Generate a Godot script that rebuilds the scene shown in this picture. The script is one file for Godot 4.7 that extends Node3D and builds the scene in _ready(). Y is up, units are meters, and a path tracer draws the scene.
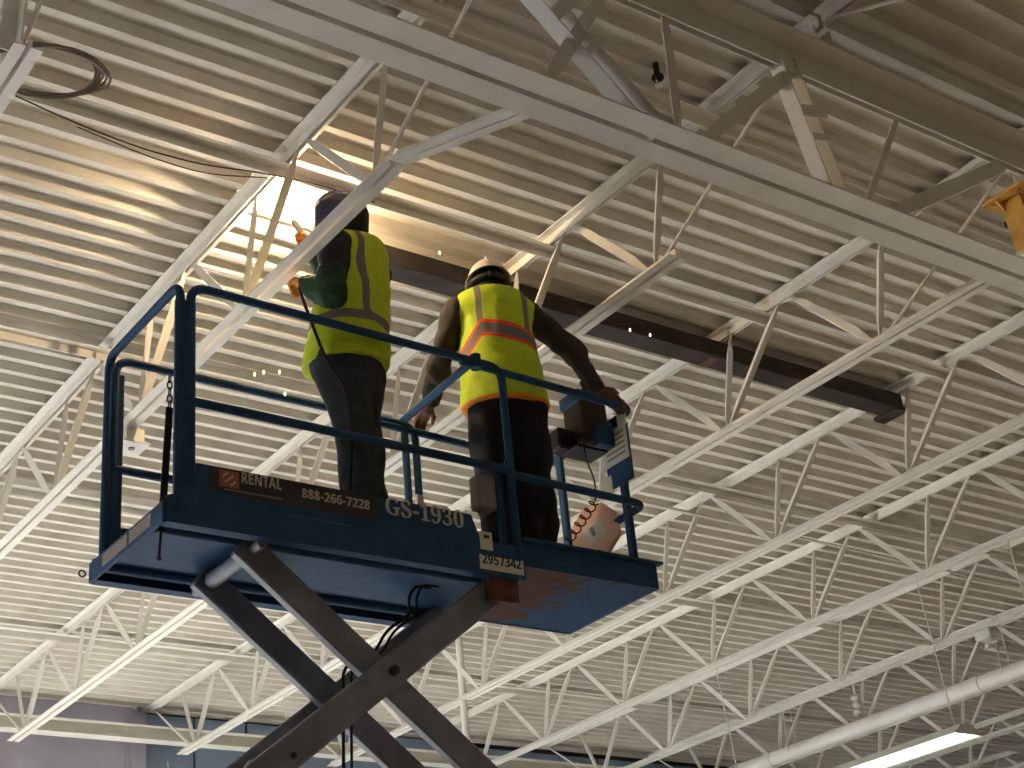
extends Node3D

# ---------------------------------------------------------------- measures
const EYE := 1.55            # camera height above the slab
const DECK := 4.45           # underside of the roof deck, above the camera
const RIB := 0.1517          # pitch of the deck flutes
const JX := 3.01             # second joist line
const JS := 1.555            # joist spacing
const CHORD := 3.82          # underside of the joists, above the camera
const GZ := -3.5             # plane of the girder

var M := {}
var used := {}
var rng := RandomNumberGenerator.new()

# ---------------------------------------------------------------- mesh builder
class MB:
	var v := PackedVector3Array()
	var n := PackedVector3Array()
	var u := PackedVector2Array()
	var i := PackedInt32Array()
	func vert(p: Vector3, nn: Vector3, t := Vector2.ZERO) -> int:
		v.append(p); n.append(nn); u.append(t)
		return v.size() - 1
	func tri3(a: int, b: int, c: int) -> void:
		var g := (v[b] - v[a]).cross(v[c] - v[a])
		if g.dot(n[a] + n[b] + n[c]) > 0.0:
			i.append(a); i.append(c); i.append(b)
		else:
			i.append(a); i.append(b); i.append(c)
	func tri(a: Vector3, b: Vector3, c: Vector3, nn: Vector3) -> void:
		tri3(vert(a, nn), vert(b, nn), vert(c, nn))
	func quad(a: Vector3, b: Vector3, c: Vector3, d: Vector3, nn: Vector3) -> void:
		var k := vert(a, nn, Vector2(0, 1)); vert(b, nn, Vector2(1, 1)); vert(c, nn, Vector2(1, 0)); vert(d, nn, Vector2(0, 0))
		tri3(k, k + 1, k + 2); tri3(k, k + 2, k + 3)
	func face(a: Vector3, b: Vector3, c: Vector3, d: Vector3, inside: Vector3) -> void:
		var nn := (b - a).cross(c - a)
		if nn.length() < 1e-12: nn = (c - a).cross(d - a)
		nn = nn.normalized()
		if nn.dot((a + b + c + d) * 0.25 - inside) < 0.0: nn = -nn
		quad(a, b, c, d, nn)
	# chamfered box; xf places its centre
	func box(xf: Transform3D, s: Vector3, bev := 0.003) -> void:
		var h := s * 0.5
		var b := minf(bev, minf(h.x, minf(h.y, h.z)) * 0.45)
		var ax := [Vector3(1, 0, 0), Vector3(0, 1, 0), Vector3(0, 0, 1)]
		for k in 3:
			var e: Vector3 = ax[k]; var f: Vector3 = ax[(k + 1) % 3]; var g: Vector3 = ax[(k + 2) % 3]
			var hf := h.dot(f) - b; var hg := h.dot(g) - b
			for sg in [-1.0, 1.0]:
				var c: Vector3 = e * (h.dot(e) * sg)
				quad(xf * (c - f * hf - g * hg), xf * (c + f * hf - g * hg), xf * (c + f * hf + g * hg), xf * (c - f * hf + g * hg), (xf.basis * (e * sg)).normalized())
			if b <= 0.0: continue
			for sf in [-1.0, 1.0]:
				for sg in [-1.0, 1.0]:
					var he := h.dot(e) - b
					var p: Vector3 = f * (h.dot(f) * sf) + g * (hg * sg)
					var q: Vector3 = f * (hf * sf) + g * (h.dot(g) * sg)
					quad(xf * (p - e * he), xf * (p + e * he), xf * (q + e * he), xf * (q - e * he), (xf.basis * (f * sf + g * sg)).normalized())
		if b > 0.0:
			for sx in [-1.0, 1.0]:
				for sy in [-1.0, 1.0]:
					for sz in [-1.0, 1.0]:
						var sgn := Vector3(sx, sy, sz)
						tri(xf * (Vector3(h.x, h.y - b, h.z - b) * sgn), xf * (Vector3(h.x - b, h.y, h.z - b) * sgn), xf * (Vector3(h.x - b, h.y - b, h.z) * sgn), (xf.basis * sgn).normalized())
	func cube(lo: Vector3, hi: Vector3, bev := 0.003) -> void:
		box(Transform3D(Basis(), (lo + hi) * 0.5), (hi - lo).abs(), bev)
	# a 2D outline (x, y) drawn out along +z of xf over len; scale per station gives tapered ends
	func prism(poly: PackedVector2Array, xf: Transform3D, length: float, stations := [[0.0, 1.0], [1.0, 1.0]]) -> void:
		var cnt := poly.size()
		var ccw := not Geometry2D.is_polygon_clockwise(poly)
		for s in stations.size() - 1:
			var z0: float = stations[s][0] * length; var z1: float = stations[s + 1][0] * length
			var k0: float = stations[s][1]; var k1: float = stations[s + 1][1]
			for j in cnt:
				var a := poly[j]; var b := poly[(j + 1) % cnt]
				var d := b - a
				var nn := Vector3(d.y, -d.x, 0).normalized()
				if not ccw: nn = -nn
				quad(xf * Vector3(a.x * k0, a.y * k0, z0), xf * Vector3(b.x * k0, b.y * k0, z0), xf * Vector3(b.x * k1, b.y * k1, z1), xf * Vector3(a.x * k1, a.y * k1, z1), (xf.basis * nn).normalized())
		var t := Geometry2D.triangulate_polygon(poly)
		for e in 2:
			var z: float = length * e
			var k: float = stations[0][1] if e == 0 else stations[-1][1]
			var nn: Vector3 = (xf.basis * Vector3(0, 0, -1 if e == 0 else 1)).normalized()
			for j in range(0, t.size(), 3):
				tri(xf * Vector3(poly[t[j]].x * k, poly[t[j]].y * k, z), xf * Vector3(poly[t[j + 1]].x * k, poly[t[j + 1]].y * k, z), xf * Vector3(poly[t[j + 2]].x * k, poly[t[j + 2]].y * k, z), nn)
	func tube(pts: PackedVector3Array, r: float, seg := 10, closed := false) -> void:
		var cnt := pts.size()
		var t0 := (pts[1] - pts[0]).normalized()
		var side := t0.cross(Vector3.UP)
		if side.length() < 0.05: side = t0.cross(Vector3.RIGHT)
		side = side.normalized()
		var base := v.size()
		for k in cnt:
			var a := pts[maxi(k - 1, 0)]; var b := pts[mini(k + 1, cnt - 1)]
			if closed:
				a = pts[(k - 1 + cnt) % cnt]; b = pts[(k + 1) % cnt]
			var t := (b - a).normalized()
			side = (side - t * side.dot(t)).normalized()
			var up := t.cross(side)
			for s in seg:
				var an := TAU * s / seg
				var d := side * cos(an) + up * sin(an)
				vert(pts[k] + d * r, d)
		var last := cnt if closed else cnt - 1
		for k in last:
			var k2 := (k + 1) % cnt
			for s in seg:
				var s2 := (s + 1) % seg
				tri3(base + k * seg + s, base + k2 * seg + s, base + k2 * seg + s2)
				tri3(base + k * seg + s, base + k2 * seg + s2, base + k * seg + s2)
		if not closed:
			for e in 2:
				var k: int = 0 if e == 0 else cnt - 1
				var nn: Vector3 = (pts[0] - pts[1]).normalized() if e == 0 else (pts[cnt - 1] - pts[cnt - 2]).normalized()
				var c := vert(pts[k], nn)
				for s in seg:
					var p := vert(v[base + k * seg + s], nn); var q := vert(v[base + k * seg + (s + 1) % seg], nn)
					tri3(c, p, q)
	# profile of (radius, height) turned round the y axis of xf
	func lathe(prof: Array, xf: Transform3D, seg := 16) -> void:
		for k in prof.size() - 1:
			var a: Vector2 = prof[k]; var b: Vector2 = prof[k + 1]
			var d := b - a
			var nn := Vector2(d.y, -d.x).normalized()
			var base := v.size()
			for s in seg + 1:
				var an := TAU * s / seg
				var o := Vector3(cos(an), 0, sin(an))
				var w: Vector3 = (xf.basis * (o * nn.x + Vector3.UP * nn.y)).normalized()
				vert(xf * (o * a.x + Vector3.UP * a.y), w); vert(xf * (o * b.x + Vector3.UP * b.y), w)
			for s in seg:
				var q := base + s * 2
				if a.x > 1e-5: tri3(q, q + 2, q + 1)
				if b.x > 1e-5: tri3(q + 1, q + 2, q + 3)
	func sphere(c: Vector3, r: Vector3, seg := 10, rings := 6) -> void:
		var base := v.size()
		for k in rings + 1:
			var th := PI * k / rings
			for s in seg + 1:
				var an := TAU * s / seg
				var d := Vector3(sin(th) * cos(an), cos(th), sin(th) * sin(an))
				vert(c + d * r, (d / r).normalized())
		for k in rings:
			for s in seg:
				var q := base + k * (seg + 1) + s
				tri3(q, q + 1, q + seg + 2); tri3(q, q + seg + 2, q + seg + 1)
	func add(o: MB) -> void:
		var base := v.size()
		v.append_array(o.v); n.append_array(o.n); u.append_array(o.u)
		for k in o.i: i.append(k + base)
	func mesh() -> ArrayMesh:
		var arr := []
		arr.resize(Mesh.ARRAY_MAX)
		arr[Mesh.ARRAY_VERTEX] = v; arr[Mesh.ARRAY_NORMAL] = n; arr[Mesh.ARRAY_TEX_UV] = u; arr[Mesh.ARRAY_INDEX] = i
		var m := ArrayMesh.new()
		m.add_surface_from_arrays(Mesh.PRIMITIVE_TRIANGLES, arr)
		return m

# ---------------------------------------------------------------- scene helpers
func V(x: float, y: float, z: float) -> Vector3:      # heights given above the camera
	return Vector3(x, y + EYE, z)

func numbered(called: String) -> String:
	var k: int = used.get(called, -1) + 1
	used[called] = k
	return called if k == 0 else "%s_%03d" % [called, k]

func thing(called: String, label: String, category: String, at := Vector3.ZERO, group := "", kind := "") -> Node3D:
	var o := Node3D.new()
	o.name = numbered(called)
	add_child(o)
	o.position = at
	metas(o, label, category, group, kind)
	return o

func metas(o: Node, label: String, category: String, group := "", kind := "") -> void:
	if label: o.set_meta("label", label)
	if category: o.set_meta("category", category)
	if group: o.set_meta("group", group)
	if kind: o.set_meta("kind", kind)

func at_world(o: Node) -> Vector3:
	var p := Vector3.ZERO
	while o != self and o is Node3D:
		p += o.position
		o = o.get_parent()
	return p

# a mesh built in world coordinates, hung under parent
func part(called: String, mb, mat: Material, parent: Node, label := "") -> MeshInstance3D:
	var o := MeshInstance3D.new()
	o.name = called
	o.mesh = mb.mesh() if mb is MB else mb
	o.material_override = mat
	parent.add_child(o, true)
	o.position = -at_world(parent)
	if label: o.set_meta("label", label)
	return o

# a shared mesh placed with a transform given in the parent's own space
func placed(called: String, mesh: Mesh, mat: Material, parent: Node, xf: Transform3D) -> MeshInstance3D:
	var o := MeshInstance3D.new()
	o.name = called
	o.mesh = mesh
	o.material_override = mat
	parent.add_child(o, true)
	o.transform = xf
	return o

func single(called: String, mb: MB, mat: Material, label: String, category: String, group := "", kind := "") -> MeshInstance3D:
	var o := MeshInstance3D.new()
	o.name = numbered(called)
	var c := AABB(mb.v[0], Vector3.ZERO)
	for p in mb.v: c = c.expand(p)
	var base := Vector3(c.get_center().x, c.position.y, c.get_center().z)
	for k in mb.v.size(): mb.v[k] -= base
	o.mesh = mb.mesh()
	o.material_override = mat
	add_child(o)
	o.position = base
	metas(o, label, category, group, kind)
	return o

func structure(called: String, mb: MB, mat: Material) -> MeshInstance3D:
	var o := MeshInstance3D.new()
	o.name = called
	o.mesh = mb.mesh()
	o.material_override = mat
	add_child(o)
	o.set_meta("kind", "structure")
	return o

func frame_to(a: Vector3, b: Vector3, upish := Vector3.UP) -> Transform3D:   # z axis from a to b
	var z := (b - a).normalized()
	if absf(z.dot(upish)) > 0.99: upish = Vector3(0, 0, 1) if absf(z.z) < 0.9 else Vector3(1, 0, 0)
	var x := upish.cross(z).normalized()
	return Transform3D(Basis(x, z.cross(x), z), a)

func rounded(pts: Array, rad: float, steps := 6) -> PackedVector3Array:
	var o := PackedVector3Array()
	o.append(pts[0])
	for k in range(1, pts.size() - 1):
		var p: Vector3 = pts[k]
		var a: Vector3 = (pts[k - 1] - p); var b: Vector3 = (pts[k + 1] - p)
		var rr := minf(rad, minf(a.length(), b.length()) * 0.49)
		a = p + a.normalized() * rr; b = p + b.normalized() * rr
		for s in steps + 1:
			var t := float(s) / steps
			o.append(a.lerp(p, t).lerp(p.lerp(b, t), t))
	o.append(pts[-1])
	return o

func angle_poly(w: float, h: float, t: float) -> PackedVector2Array:   # an L lying with its corner at the origin
	return PackedVector2Array([Vector2(0, 0), Vector2(w, 0), Vector2(w, t), Vector2(t, t), Vector2(t, h), Vector2(0, h)])

func flip(p: PackedVector2Array, sx: float, sy: float, off := Vector2.ZERO) -> PackedVector2Array:
	var o := PackedVector2Array()
	for q in p: o.append(Vector2(q.x * sx, q.y * sy) + off)
	return o

# ---------------------------------------------------------------- materials
func noise_tex(f: float, ramp: Array, seed_: int, size := 256, oct := 4) -> NoiseTexture2D:
	var nz := FastNoiseLite.new()
	nz.seed = seed_; nz.frequency = f; nz.fractal_octaves = oct
	nz.noise_type = FastNoiseLite.TYPE_SIMPLEX_SMOOTH
	var t := NoiseTexture2D.new()
	t.width = size; t.height = size; t.noise = nz; t.seamless = true
	var g := Gradient.new()
	g.offsets = PackedFloat32Array(ramp.map(func(x): return x[0]))
	g.colors = PackedColorArray(ramp.map(func(x): return x[1]))
	t.color_ramp = g
	return t

func flat(c: Color, rough := 0.6, metal := 0.0) -> StandardMaterial3D:
	var m := StandardMaterial3D.new()
	m.albedo_color = c; m.roughness = rough; m.metallic = metal
	return m

func tri_mat(t: Texture2D, rough: float, scale: float, metal := 0.0) -> StandardMaterial3D:
	var m := StandardMaterial3D.new()
	m.albedo_texture = t; m.roughness = rough; m.metallic = metal
	m.uv1_triplanar = true; m.uv1_world_triplanar = true
	m.uv1_scale = Vector3.ONE * scale
	return m

func make_materials() -> void:
	M.white = tri_mat(noise_tex(0.02, [[0.0, Color(0.855, 0.84, 0.80)], [0.35, Color(0.885, 0.87, 0.83)], [1.0, Color(0.91, 0.90, 0.86)]], 3), 0.5, 0.9)
	M.deck = tri_mat(noise_tex(0.012, [[0.0, Color(0.77, 0.745, 0.69)], [0.3, Color(0.82, 0.80, 0.75)], [0.75, Color(0.85, 0.83, 0.785)], [1.0, Color(0.88, 0.86, 0.82)]], 5, 512, 5), 0.62, 0.35)
	M.raw = tri_mat(noise_tex(0.02, [[0.0, Color(0.10, 0.085, 0.075)], [0.6, Color(0.17, 0.145, 0.125)], [1.0, Color(0.27, 0.20, 0.15)]], 7), 0.7, 1.2, 0.0)
	M.blue = tri_mat(noise_tex(0.02, [[0.0, Color(0.125, 0.235, 0.345)], [0.4, Color(0.15, 0.28, 0.41)], [0.85, Color(0.165, 0.30, 0.43)], [1.0, Color(0.22, 0.35, 0.47)]], 9, 512, 5), 0.6, 1.1)
	M.blue.metallic_specular = 0.3
	M.rust = tri_mat(noise_tex(0.03, [[0.0, Color(0.22, 0.13, 0.09)], [0.5, Color(0.36, 0.225, 0.17)], [1.0, Color(0.43, 0.30, 0.23)]], 12), 0.8, 1.5)
	M.arm = tri_mat(noise_tex(0.02, [[0.0, Color(0.38, 0.39, 0.42)], [0.6, Color(0.45, 0.46, 0.50)], [1.0, Color(0.51, 0.52, 0.55)]], 14), 0.45, 1.0)
	M.black = flat(Color(0.035, 0.035, 0.04), 0.6)
	M.rubber = flat(Color(0.05, 0.05, 0.055), 0.85)
	M.steel = flat(Color(0.62, 0.62, 0.62), 0.35, 0.9)
	M.dark_steel = flat(Color(0.22, 0.22, 0.23), 0.4, 0.6)
	M.yellow = tri_mat(noise_tex(0.02, [[0.0, Color(0.74, 0.54, 0.22)], [0.5, Color(0.88, 0.68, 0.32)], [1.0, Color(0.92, 0.74, 0.40)]], 15), 0.45, 1.5)
	M.wall_pale = tri_mat(noise_tex(0.01, [[0.0, Color(0.58, 0.56, 0.60)], [1.0, Color(0.67, 0.65, 0.69)]], 16, 512), 0.8, 0.2)
	M.wall_blue = tri_mat(noise_tex(0.01, [[0.0, Color(0.47, 0.53, 0.61)], [1.0, Color(0.54, 0.60, 0.68)]], 17, 512), 0.6, 0.2)
	M.wall_dark = flat(Color(0.20, 0.20, 0.205), 0.7)
	M.plaster = tri_mat(noise_tex(0.01, [[0.0, Color(0.58, 0.56, 0.53)], [1.0, Color(0.67, 0.65, 0.61)]], 18, 512), 0.85, 0.2)
	M.slab = tri_mat(noise_tex(0.008, [[0.0, Color(0.52, 0.50, 0.47)], [0.5, Color(0.62, 0.60, 0.565)], [1.0, Color(0.68, 0.66, 0.62)]], 19, 512, 5), 0.5, 0.15)
	M.pants = tri_mat(noise_tex(0.03, [[0.0, Color(0.135, 0.155, 0.17)], [0.6, Color(0.19, 0.215, 0.235)], [1.0, Color(0.25, 0.275, 0.29)]], 20), 0.9, 2.0)
	M.pants_dark = tri_mat(noise_tex(0.03, [[0.0, Color(0.055, 0.06, 0.07)], [1.0, Color(0.11, 0.115, 0.13)]], 21), 0.9, 2.0)
	M.jacket = tri_mat(noise_tex(0.03, [[0.0, Color(0.10, 0.115, 0.14)], [1.0, Color(0.19, 0.21, 0.25)]], 24), 0.85, 2.0)
	M.shirt = tri_mat(noise_tex(0.03, [[0.0, Color(0.17, 0.15, 0.13)], [1.0, Color(0.26, 0.23, 0.20)]], 25), 0.9, 2.0)
	M.green = tri_mat(noise_tex(0.03, [[0.0, Color(0.07, 0.20, 0.12)], [1.0, Color(0.13, 0.31, 0.19)]], 26), 0.85, 2.0)
	M.skin = flat(Color(0.47, 0.30, 0.22), 0.6)
	M.glove = flat(Color(0.82, 0.52, 0.22), 0.8)
	M.leather = flat(Color(0.20, 0.11, 0.085), 0.7)
	M.boot = flat(Color(0.13, 0.09, 0.065), 0.75)
	M.hood = flat(Color(0.17, 0.16, 0.30), 0.25)
	M.hat = flat(Color(0.86, 0.80, 0.76), 0.35)
	M.hair = flat(Color(0.05, 0.04, 0.035), 0.8)
	M.lime = flat(Color(0.70, 0.80, 0.10), 0.75)
	M.band = flat(Color(0.50, 0.46, 0.42), 0.45)
	M.orange = flat(Color(0.95, 0.30, 0.10), 0.7)
	M.label = flat(Color(0.80, 0.78, 0.70), 0.6)
	M.ink = flat(Color(0.06, 0.06, 0.06), 0.7)
	M.letter = flat(Color(0.74, 0.72, 0.64), 0.55)
	M.logo = flat(Color(0.66, 0.33, 0.25), 0.6)
	M.banner = flat(Color(0.13, 0.115, 0.125), 0.5)
	M.tan = flat(Color(0.86, 0.68, 0.57), 0.75)
	M.lamp_white = flat(Color(0.85, 0.85, 0.83), 0.4)
	M.lens = flat(Color(0.95, 0.95, 0.92), 0.4)
	M.lens.emission_enabled = true
	M.lens.emission = Color(1.0, 0.97, 0.90)
	M.lens.emission_energy_multiplier = LENS
	M.arc = flat(Color(1, 1, 1), 0.5)
	M.arc.emission_enabled = true
	M.arc.emission = Color(1.0, 0.96, 0.92)
	M.arc.emission_energy_multiplier = 60.0
	M.spark = flat(Color(1, 0.9, 0.7), 0.5)
	M.spark.emission_enabled = true
	M.spark.emission = Color(1.0, 0.88, 0.66)
	M.spark.emission_energy_multiplier = 2.5
	M.glass = flat(Color(0.9, 0.95, 1.0, 0.12), 0.05)
	M.glass.transparency = BaseMaterial3D.TRANSPARENCY_ALPHA
	M.frame = flat(Color(0.35, 0.36, 0.38), 0.4, 0.5)

const LENS := 6.0
const PENDANT := 7.4
const ARC_AT := Vector3(3.20, DECK - 0.092, -5.73)

# ---------------------------------------------------------------- all
func _ready() -> void:
	rng.seed = 11
	make_materials()
	camera_and_light()
	room()
	roof_deck()
	var joists := roof_joists()
	girder()
	bridging()
	lift()
	welder()
	operator()
	fixtures()
	small_things()

func camera_and_light() -> void:
	var yaw := deg_to_rad(37.977); var pit := deg_to_rad(27.051); var rol := deg_to_rad(-5.660)
	var f := Vector3(sin(yaw) * cos(pit), sin(pit), -cos(yaw) * cos(pit))
	var r := Vector3(cos(yaw), 0, sin(yaw))
	var u := r.cross(f)
	var r2 := r * cos(rol) + u * sin(rol)
	var u2 := u * cos(rol) - r * sin(rol)
	var cam := Camera3D.new()
	cam.name = "camera"
	cam.transform = Transform3D(Basis(r2, u2, -f), Vector3(0, EYE, 0))
	cam.fov = rad_to_deg(2.0 * atan(384.0 / 1585.2))
	cam.near = 0.05; cam.far = 200.0
	add_child(cam)
	cam.current = true
	var env := Environment.new()
	env.background_mode = Environment.BG_SKY
	var sky := Sky.new()
	var sm := ProceduralSkyMaterial.new()
	sm.sky_top_color = Color(0.42, 0.58, 0.85)
	sm.sky_horizon_color = Color(0.78, 0.85, 0.95)
	sm.ground_horizon_color = Color(0.60, 0.62, 0.64)
	sm.ground_bottom_color = Color(0.45, 0.45, 0.45)
	sm.energy_multiplier = 50.0
	sky.sky_material = sm
	env.sky = sky
	env.ambient_light_source = Environment.AMBIENT_SOURCE_DISABLED
	env.tonemap_mode = Environment.TONE_MAPPER_LINEAR
	env.tonemap_exposure = 1.0
	env.sdfgi_enabled = true; env.ssao_enabled = true; env.ssil_enabled = true
	var we := WorldEnvironment.new()
	we.name = "world"
	we.environment = env
	add_child(we)
	# low sun outside, falling through the left-hand windows on to the slab
	var sun := DirectionalLight3D.new()
	sun.name = "sun"
	sun.light_color = Color(0.95, 0.98, 1.0)
	sun.light_energy = 47.0
	sun.light_angular_distance = 0.6
	sun.shadow_enabled = true
	add_child(sun)
	sun.transform = frame_to(Vector3.ZERO, Vector3(-0.955, 0.270, -0.05))

# ---------------------------------------------------------------- room
const X0 := -7.0
const X1 := 21.0
const Z0 := -14.05
const Z1 := 6.5
func room() -> void:
	var top := DECK + EYE + 0.25
	var b := MB.new()
	b.cube(Vector3(X0 - 0.3, -0.2, Z0 - 0.3), Vector3(X1 + 0.3, 0, Z1 + 0.3), 0.0)
	structure("floor", b, M.slab)
	# back wall: pale board to the left of the column, ribbed blue-grey panels to the right
	b = MB.new()
	b.cube(Vector3(X0 - 0.3, 0, Z0 - 0.3), Vector3(X1 + 0.3, top, Z0 - 0.03), 0.0)
	var wb := structure("wall_back", b, M.wall_dark)
	b = MB.new(); b.cube(Vector3(X0, 0, Z0 - 0.03), Vector3(5.93, top, Z0), 0.004); part("plaster_board", b, M.wall_pale, wb)
	var x := 6.08
	while x < X1 - 0.1:
		var x2 := minf(x + 0.56, X1)
		b = MB.new(); b.cube(Vector3(x + 0.012, 0, Z0 - 0.03), Vector3(x2 - 0.012, DECK + EYE - (0.02 if x < 9.0 else 0.055), Z0), 0.006)
		part("wall_panel", b, M.wall_blue, wb)
		x = x2
	b = MB.new()
	b.cube(Vector3(X1, 0, Z0), Vector3(X1 + 0.3, top, Z1), 0.0)
	structure("wall_right", b, M.plaster)
	b = MB.new()
	b.cube(Vector3(X0 - 0.3, 0, Z1), Vector3(X1 + 0.3, top, Z1 + 0.3), 0.0)
	structure("wall_front", b, M.plaster)
	# left wall with a band of daylight windows
	b = MB.new()
	var wz0 := -13.8; var wz1 := -10.2; var wy0 := 0.6; var wy1 := 4.2
	b.cube(Vector3(X0 - 0.3, 0, Z0), Vector3(X0, wy0, Z1), 0.0)
	b.cube(Vector3(X0 - 0.3, wy1, Z0), Vector3(X0, top, Z1), 0.0)
	b.cube(Vector3(X0 - 0.3, wy0, Z0), Vector3(X0, wy1, wz0), 0.0)
	b.cube(Vector3(X0 - 0.3, wy0, wz1), Vector3(X0, wy1, Z1), 0.0)
	structure("wall_left", b, M.plaster)
	for k in 3:
		var a := lerpf(wz0, wz1, k / 3.0); var c := lerpf(wz0, wz1, (k + 1) / 3.0)
		var w := Node3D.new(); w.name = "window_%d" % (k + 1); add_child(w); w.set_meta("kind", "structure")
		b = MB.new()
		b.cube(Vector3(X0 - 0.2, wy0, a), Vector3(X0 - 0.1, wy1, a + 0.05)); b.cube(Vector3(X0 - 0.2, wy0, c - 0.05), Vector3(X0 - 0.1, wy1, c))
		b.cube(Vector3(X0 - 0.2, wy0, a + 0.05), Vector3(X0 - 0.1, wy0 + 0.05, c - 0.05)); b.cube(Vector3(X0 - 0.2, wy1 - 0.05, a + 0.05), Vector3(X0 - 0.1, wy1, c - 0.05))
		part("window_frame", b, M.frame, w)
		b = MB.new(); b.quad(Vector3(X0 - 0.15, wy0, a), Vector3(X0 - 0.15, wy0, c), Vector3(X0 - 0.15, wy1, c), Vector3(X0 - 0.15, wy1, a), Vector3(1, 0, 0))
		part("pane", b, M.glass, w)
	# steel column on the back wall and the long ledger beam in front of it
	b = MB.new()
	b.cube(Vector3(5.93, 0, Z0 - 0.02), Vector3(6.08, top, Z0 + 0.014)); b.cube(Vector3(5.99, 0, Z0 + 0.014), Vector3(6.02, top, Z0 + 0.12)); b.cube(Vector3(5.93, 0, Z0 + 0.12), Vector3(6.08, top - 0.29, Z0 + 0.135))
	structure("trim_1", b, M.wall_pale)
	var g := thing("ledger_beam", "long pale steel beam running along the back wall below the roof", "beam", V(6, 4.08, Z0 + 0.3))
	b = MB.new(); b.cube(V(X0, 4.20, Z0 + 0.22), V(X1, 4.212, Z0 + 0.36)); part("flange", b, M.white, g)
	b = MB.new(); b.cube(V(X0, 4.075, Z0 + 0.22), V(X1, 4.087, Z0 + 0.36)); part("flange", b, M.white, g)
	b = MB.new(); b.cube(V(X0, 4.087, Z0 + 0.285), V(X1, 4.20, Z0 + 0.295)); part("web", b, M.white, g)

func roof_deck() -> void:
	var root := Node3D.new(); root.name = "ceiling"; add_child(root); root.set_meta("kind", "structure")
	root.position = Vector3(0, DECK + EYE, 0)
	# one sheet: six flutes across, drawn along x
	var length := 7.0
	var b := MB.new()
	var hz := [0.0, 0.019, 0.019 + 0.017, 0.019 + 0.017 + 0.078, 0.019 + 0.034 + 0.078, RIB]
	var hy := [0.0, 0.0, 0.050, 0.050, 0.0, 0.0]
	for k in 6:
		for j in 5:
			var a := Vector3(0, hy[j], -k * RIB - hz[j]); var c := Vector3(0, hy[j + 1], -k * RIB - hz[j + 1])
			var nn := Vector3(0, a.z - c.z, c.y - a.y).normalized()
			if nn.y > 0: nn = -nn
			b.quad(a, c, c + Vector3(length, 0, 0), a + Vector3(length, 0, 0), nn)
			b.quad(a + Vector3(0, 0.0015, 0), c + Vector3(0, 0.0015, 0), c + Vector3(length, 0.0015, 0), a + Vector3(length, 0.0015, 0), -nn)
	var sheet := b.mesh()
	# the first flute's recess is centred on z = -5.822
	var z: float = -5.822 + (hz[2] + hz[3]) * 0.5 + RIB * 6 * 14
	while z > Z0 - 0.3:
		if z - RIB * 6 < Z1 + 0.2:
			for c in 4:
				placed("deck_sheet", sheet, M.deck, root, Transform3D(Basis(), Vector3(X0 + c * length, (0.0008 if c % 2 else 0.0), z)))
		z -= RIB * 6
	b = MB.new()
	b.cube(Vector3(X0 - 0.3, 0.06, Z0 - 0.3), Vector3(X1 + 0.3, 0.25, Z1 + 0.3), 0.0)
	placed("roof_board", b.mesh(), M.plaster, root, Transform3D())

# ---------------------------------------------------------------- joists
const TN := [-5.25, -6.46, -7.67, -8.88, -10.09, -11.30, -12.51]
const BN := [-4.67, -5.87, -7.07, -8.27, -9.47, -10.67, -11.87, -12.97]
var web_mesh := {}

func web_bar(kind: String, length: float) -> Mesh:
	var key := "%s%d" % [kind, roundi(length * 500)]
	if not web_mesh.has(key):
		var b := MB.new()
		var w := 0.042 if kind == "wide" else 0.030
		if kind == "rod":
			b.tube(PackedVector3Array([Vector3.ZERO, Vector3(0, 0, length)]), 0.010, 8)
		else:
			var p := flip(angle_poly(w, w, 0.006), 1, 1, Vector2(-w * 0.38, -w * 0.38))
			b.prism(p, Transform3D(), length, [[0.0, 0.42], [0.05, 0.45], [0.20, 1.0], [0.80, 1.0], [0.95, 0.45], [1.0, 0.42]])
		web_mesh[key] = b.mesh()
	return web_mesh[key]

func web(parent: Node, kind: String, a: Vector3, b: Vector3, turn: float, mat: Material = null) -> void:
	var xf := frame_to(a, b, Vector3(1, 0, 0))
	xf.basis = xf.basis * Basis(Vector3(0, 0, 1), turn)
	xf.origin -= at_world(parent)
	placed("web", web_bar(kind, a.distance_to(b)), mat if mat else M.white, parent, xf)

func chord_pair(called: String, parent: Node, a: Vector3, b: Vector3, w: float, h: float, up: bool, gap := 0.018) -> void:
	# two angles back to back; up: the flat legs lie at the bottom and the others stand up
	for s in [-1.0, 1.0]:
		var m := MB.new()
		var p := flip(angle_poly(w, h, 0.006), s, 1.0 if up else -1.0, Vector2(s * gap * 0.5, 0))
		m.prism(p, frame_to(a, b), a.distance_to(b))
		part(called, m, M.white, parent)

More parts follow.
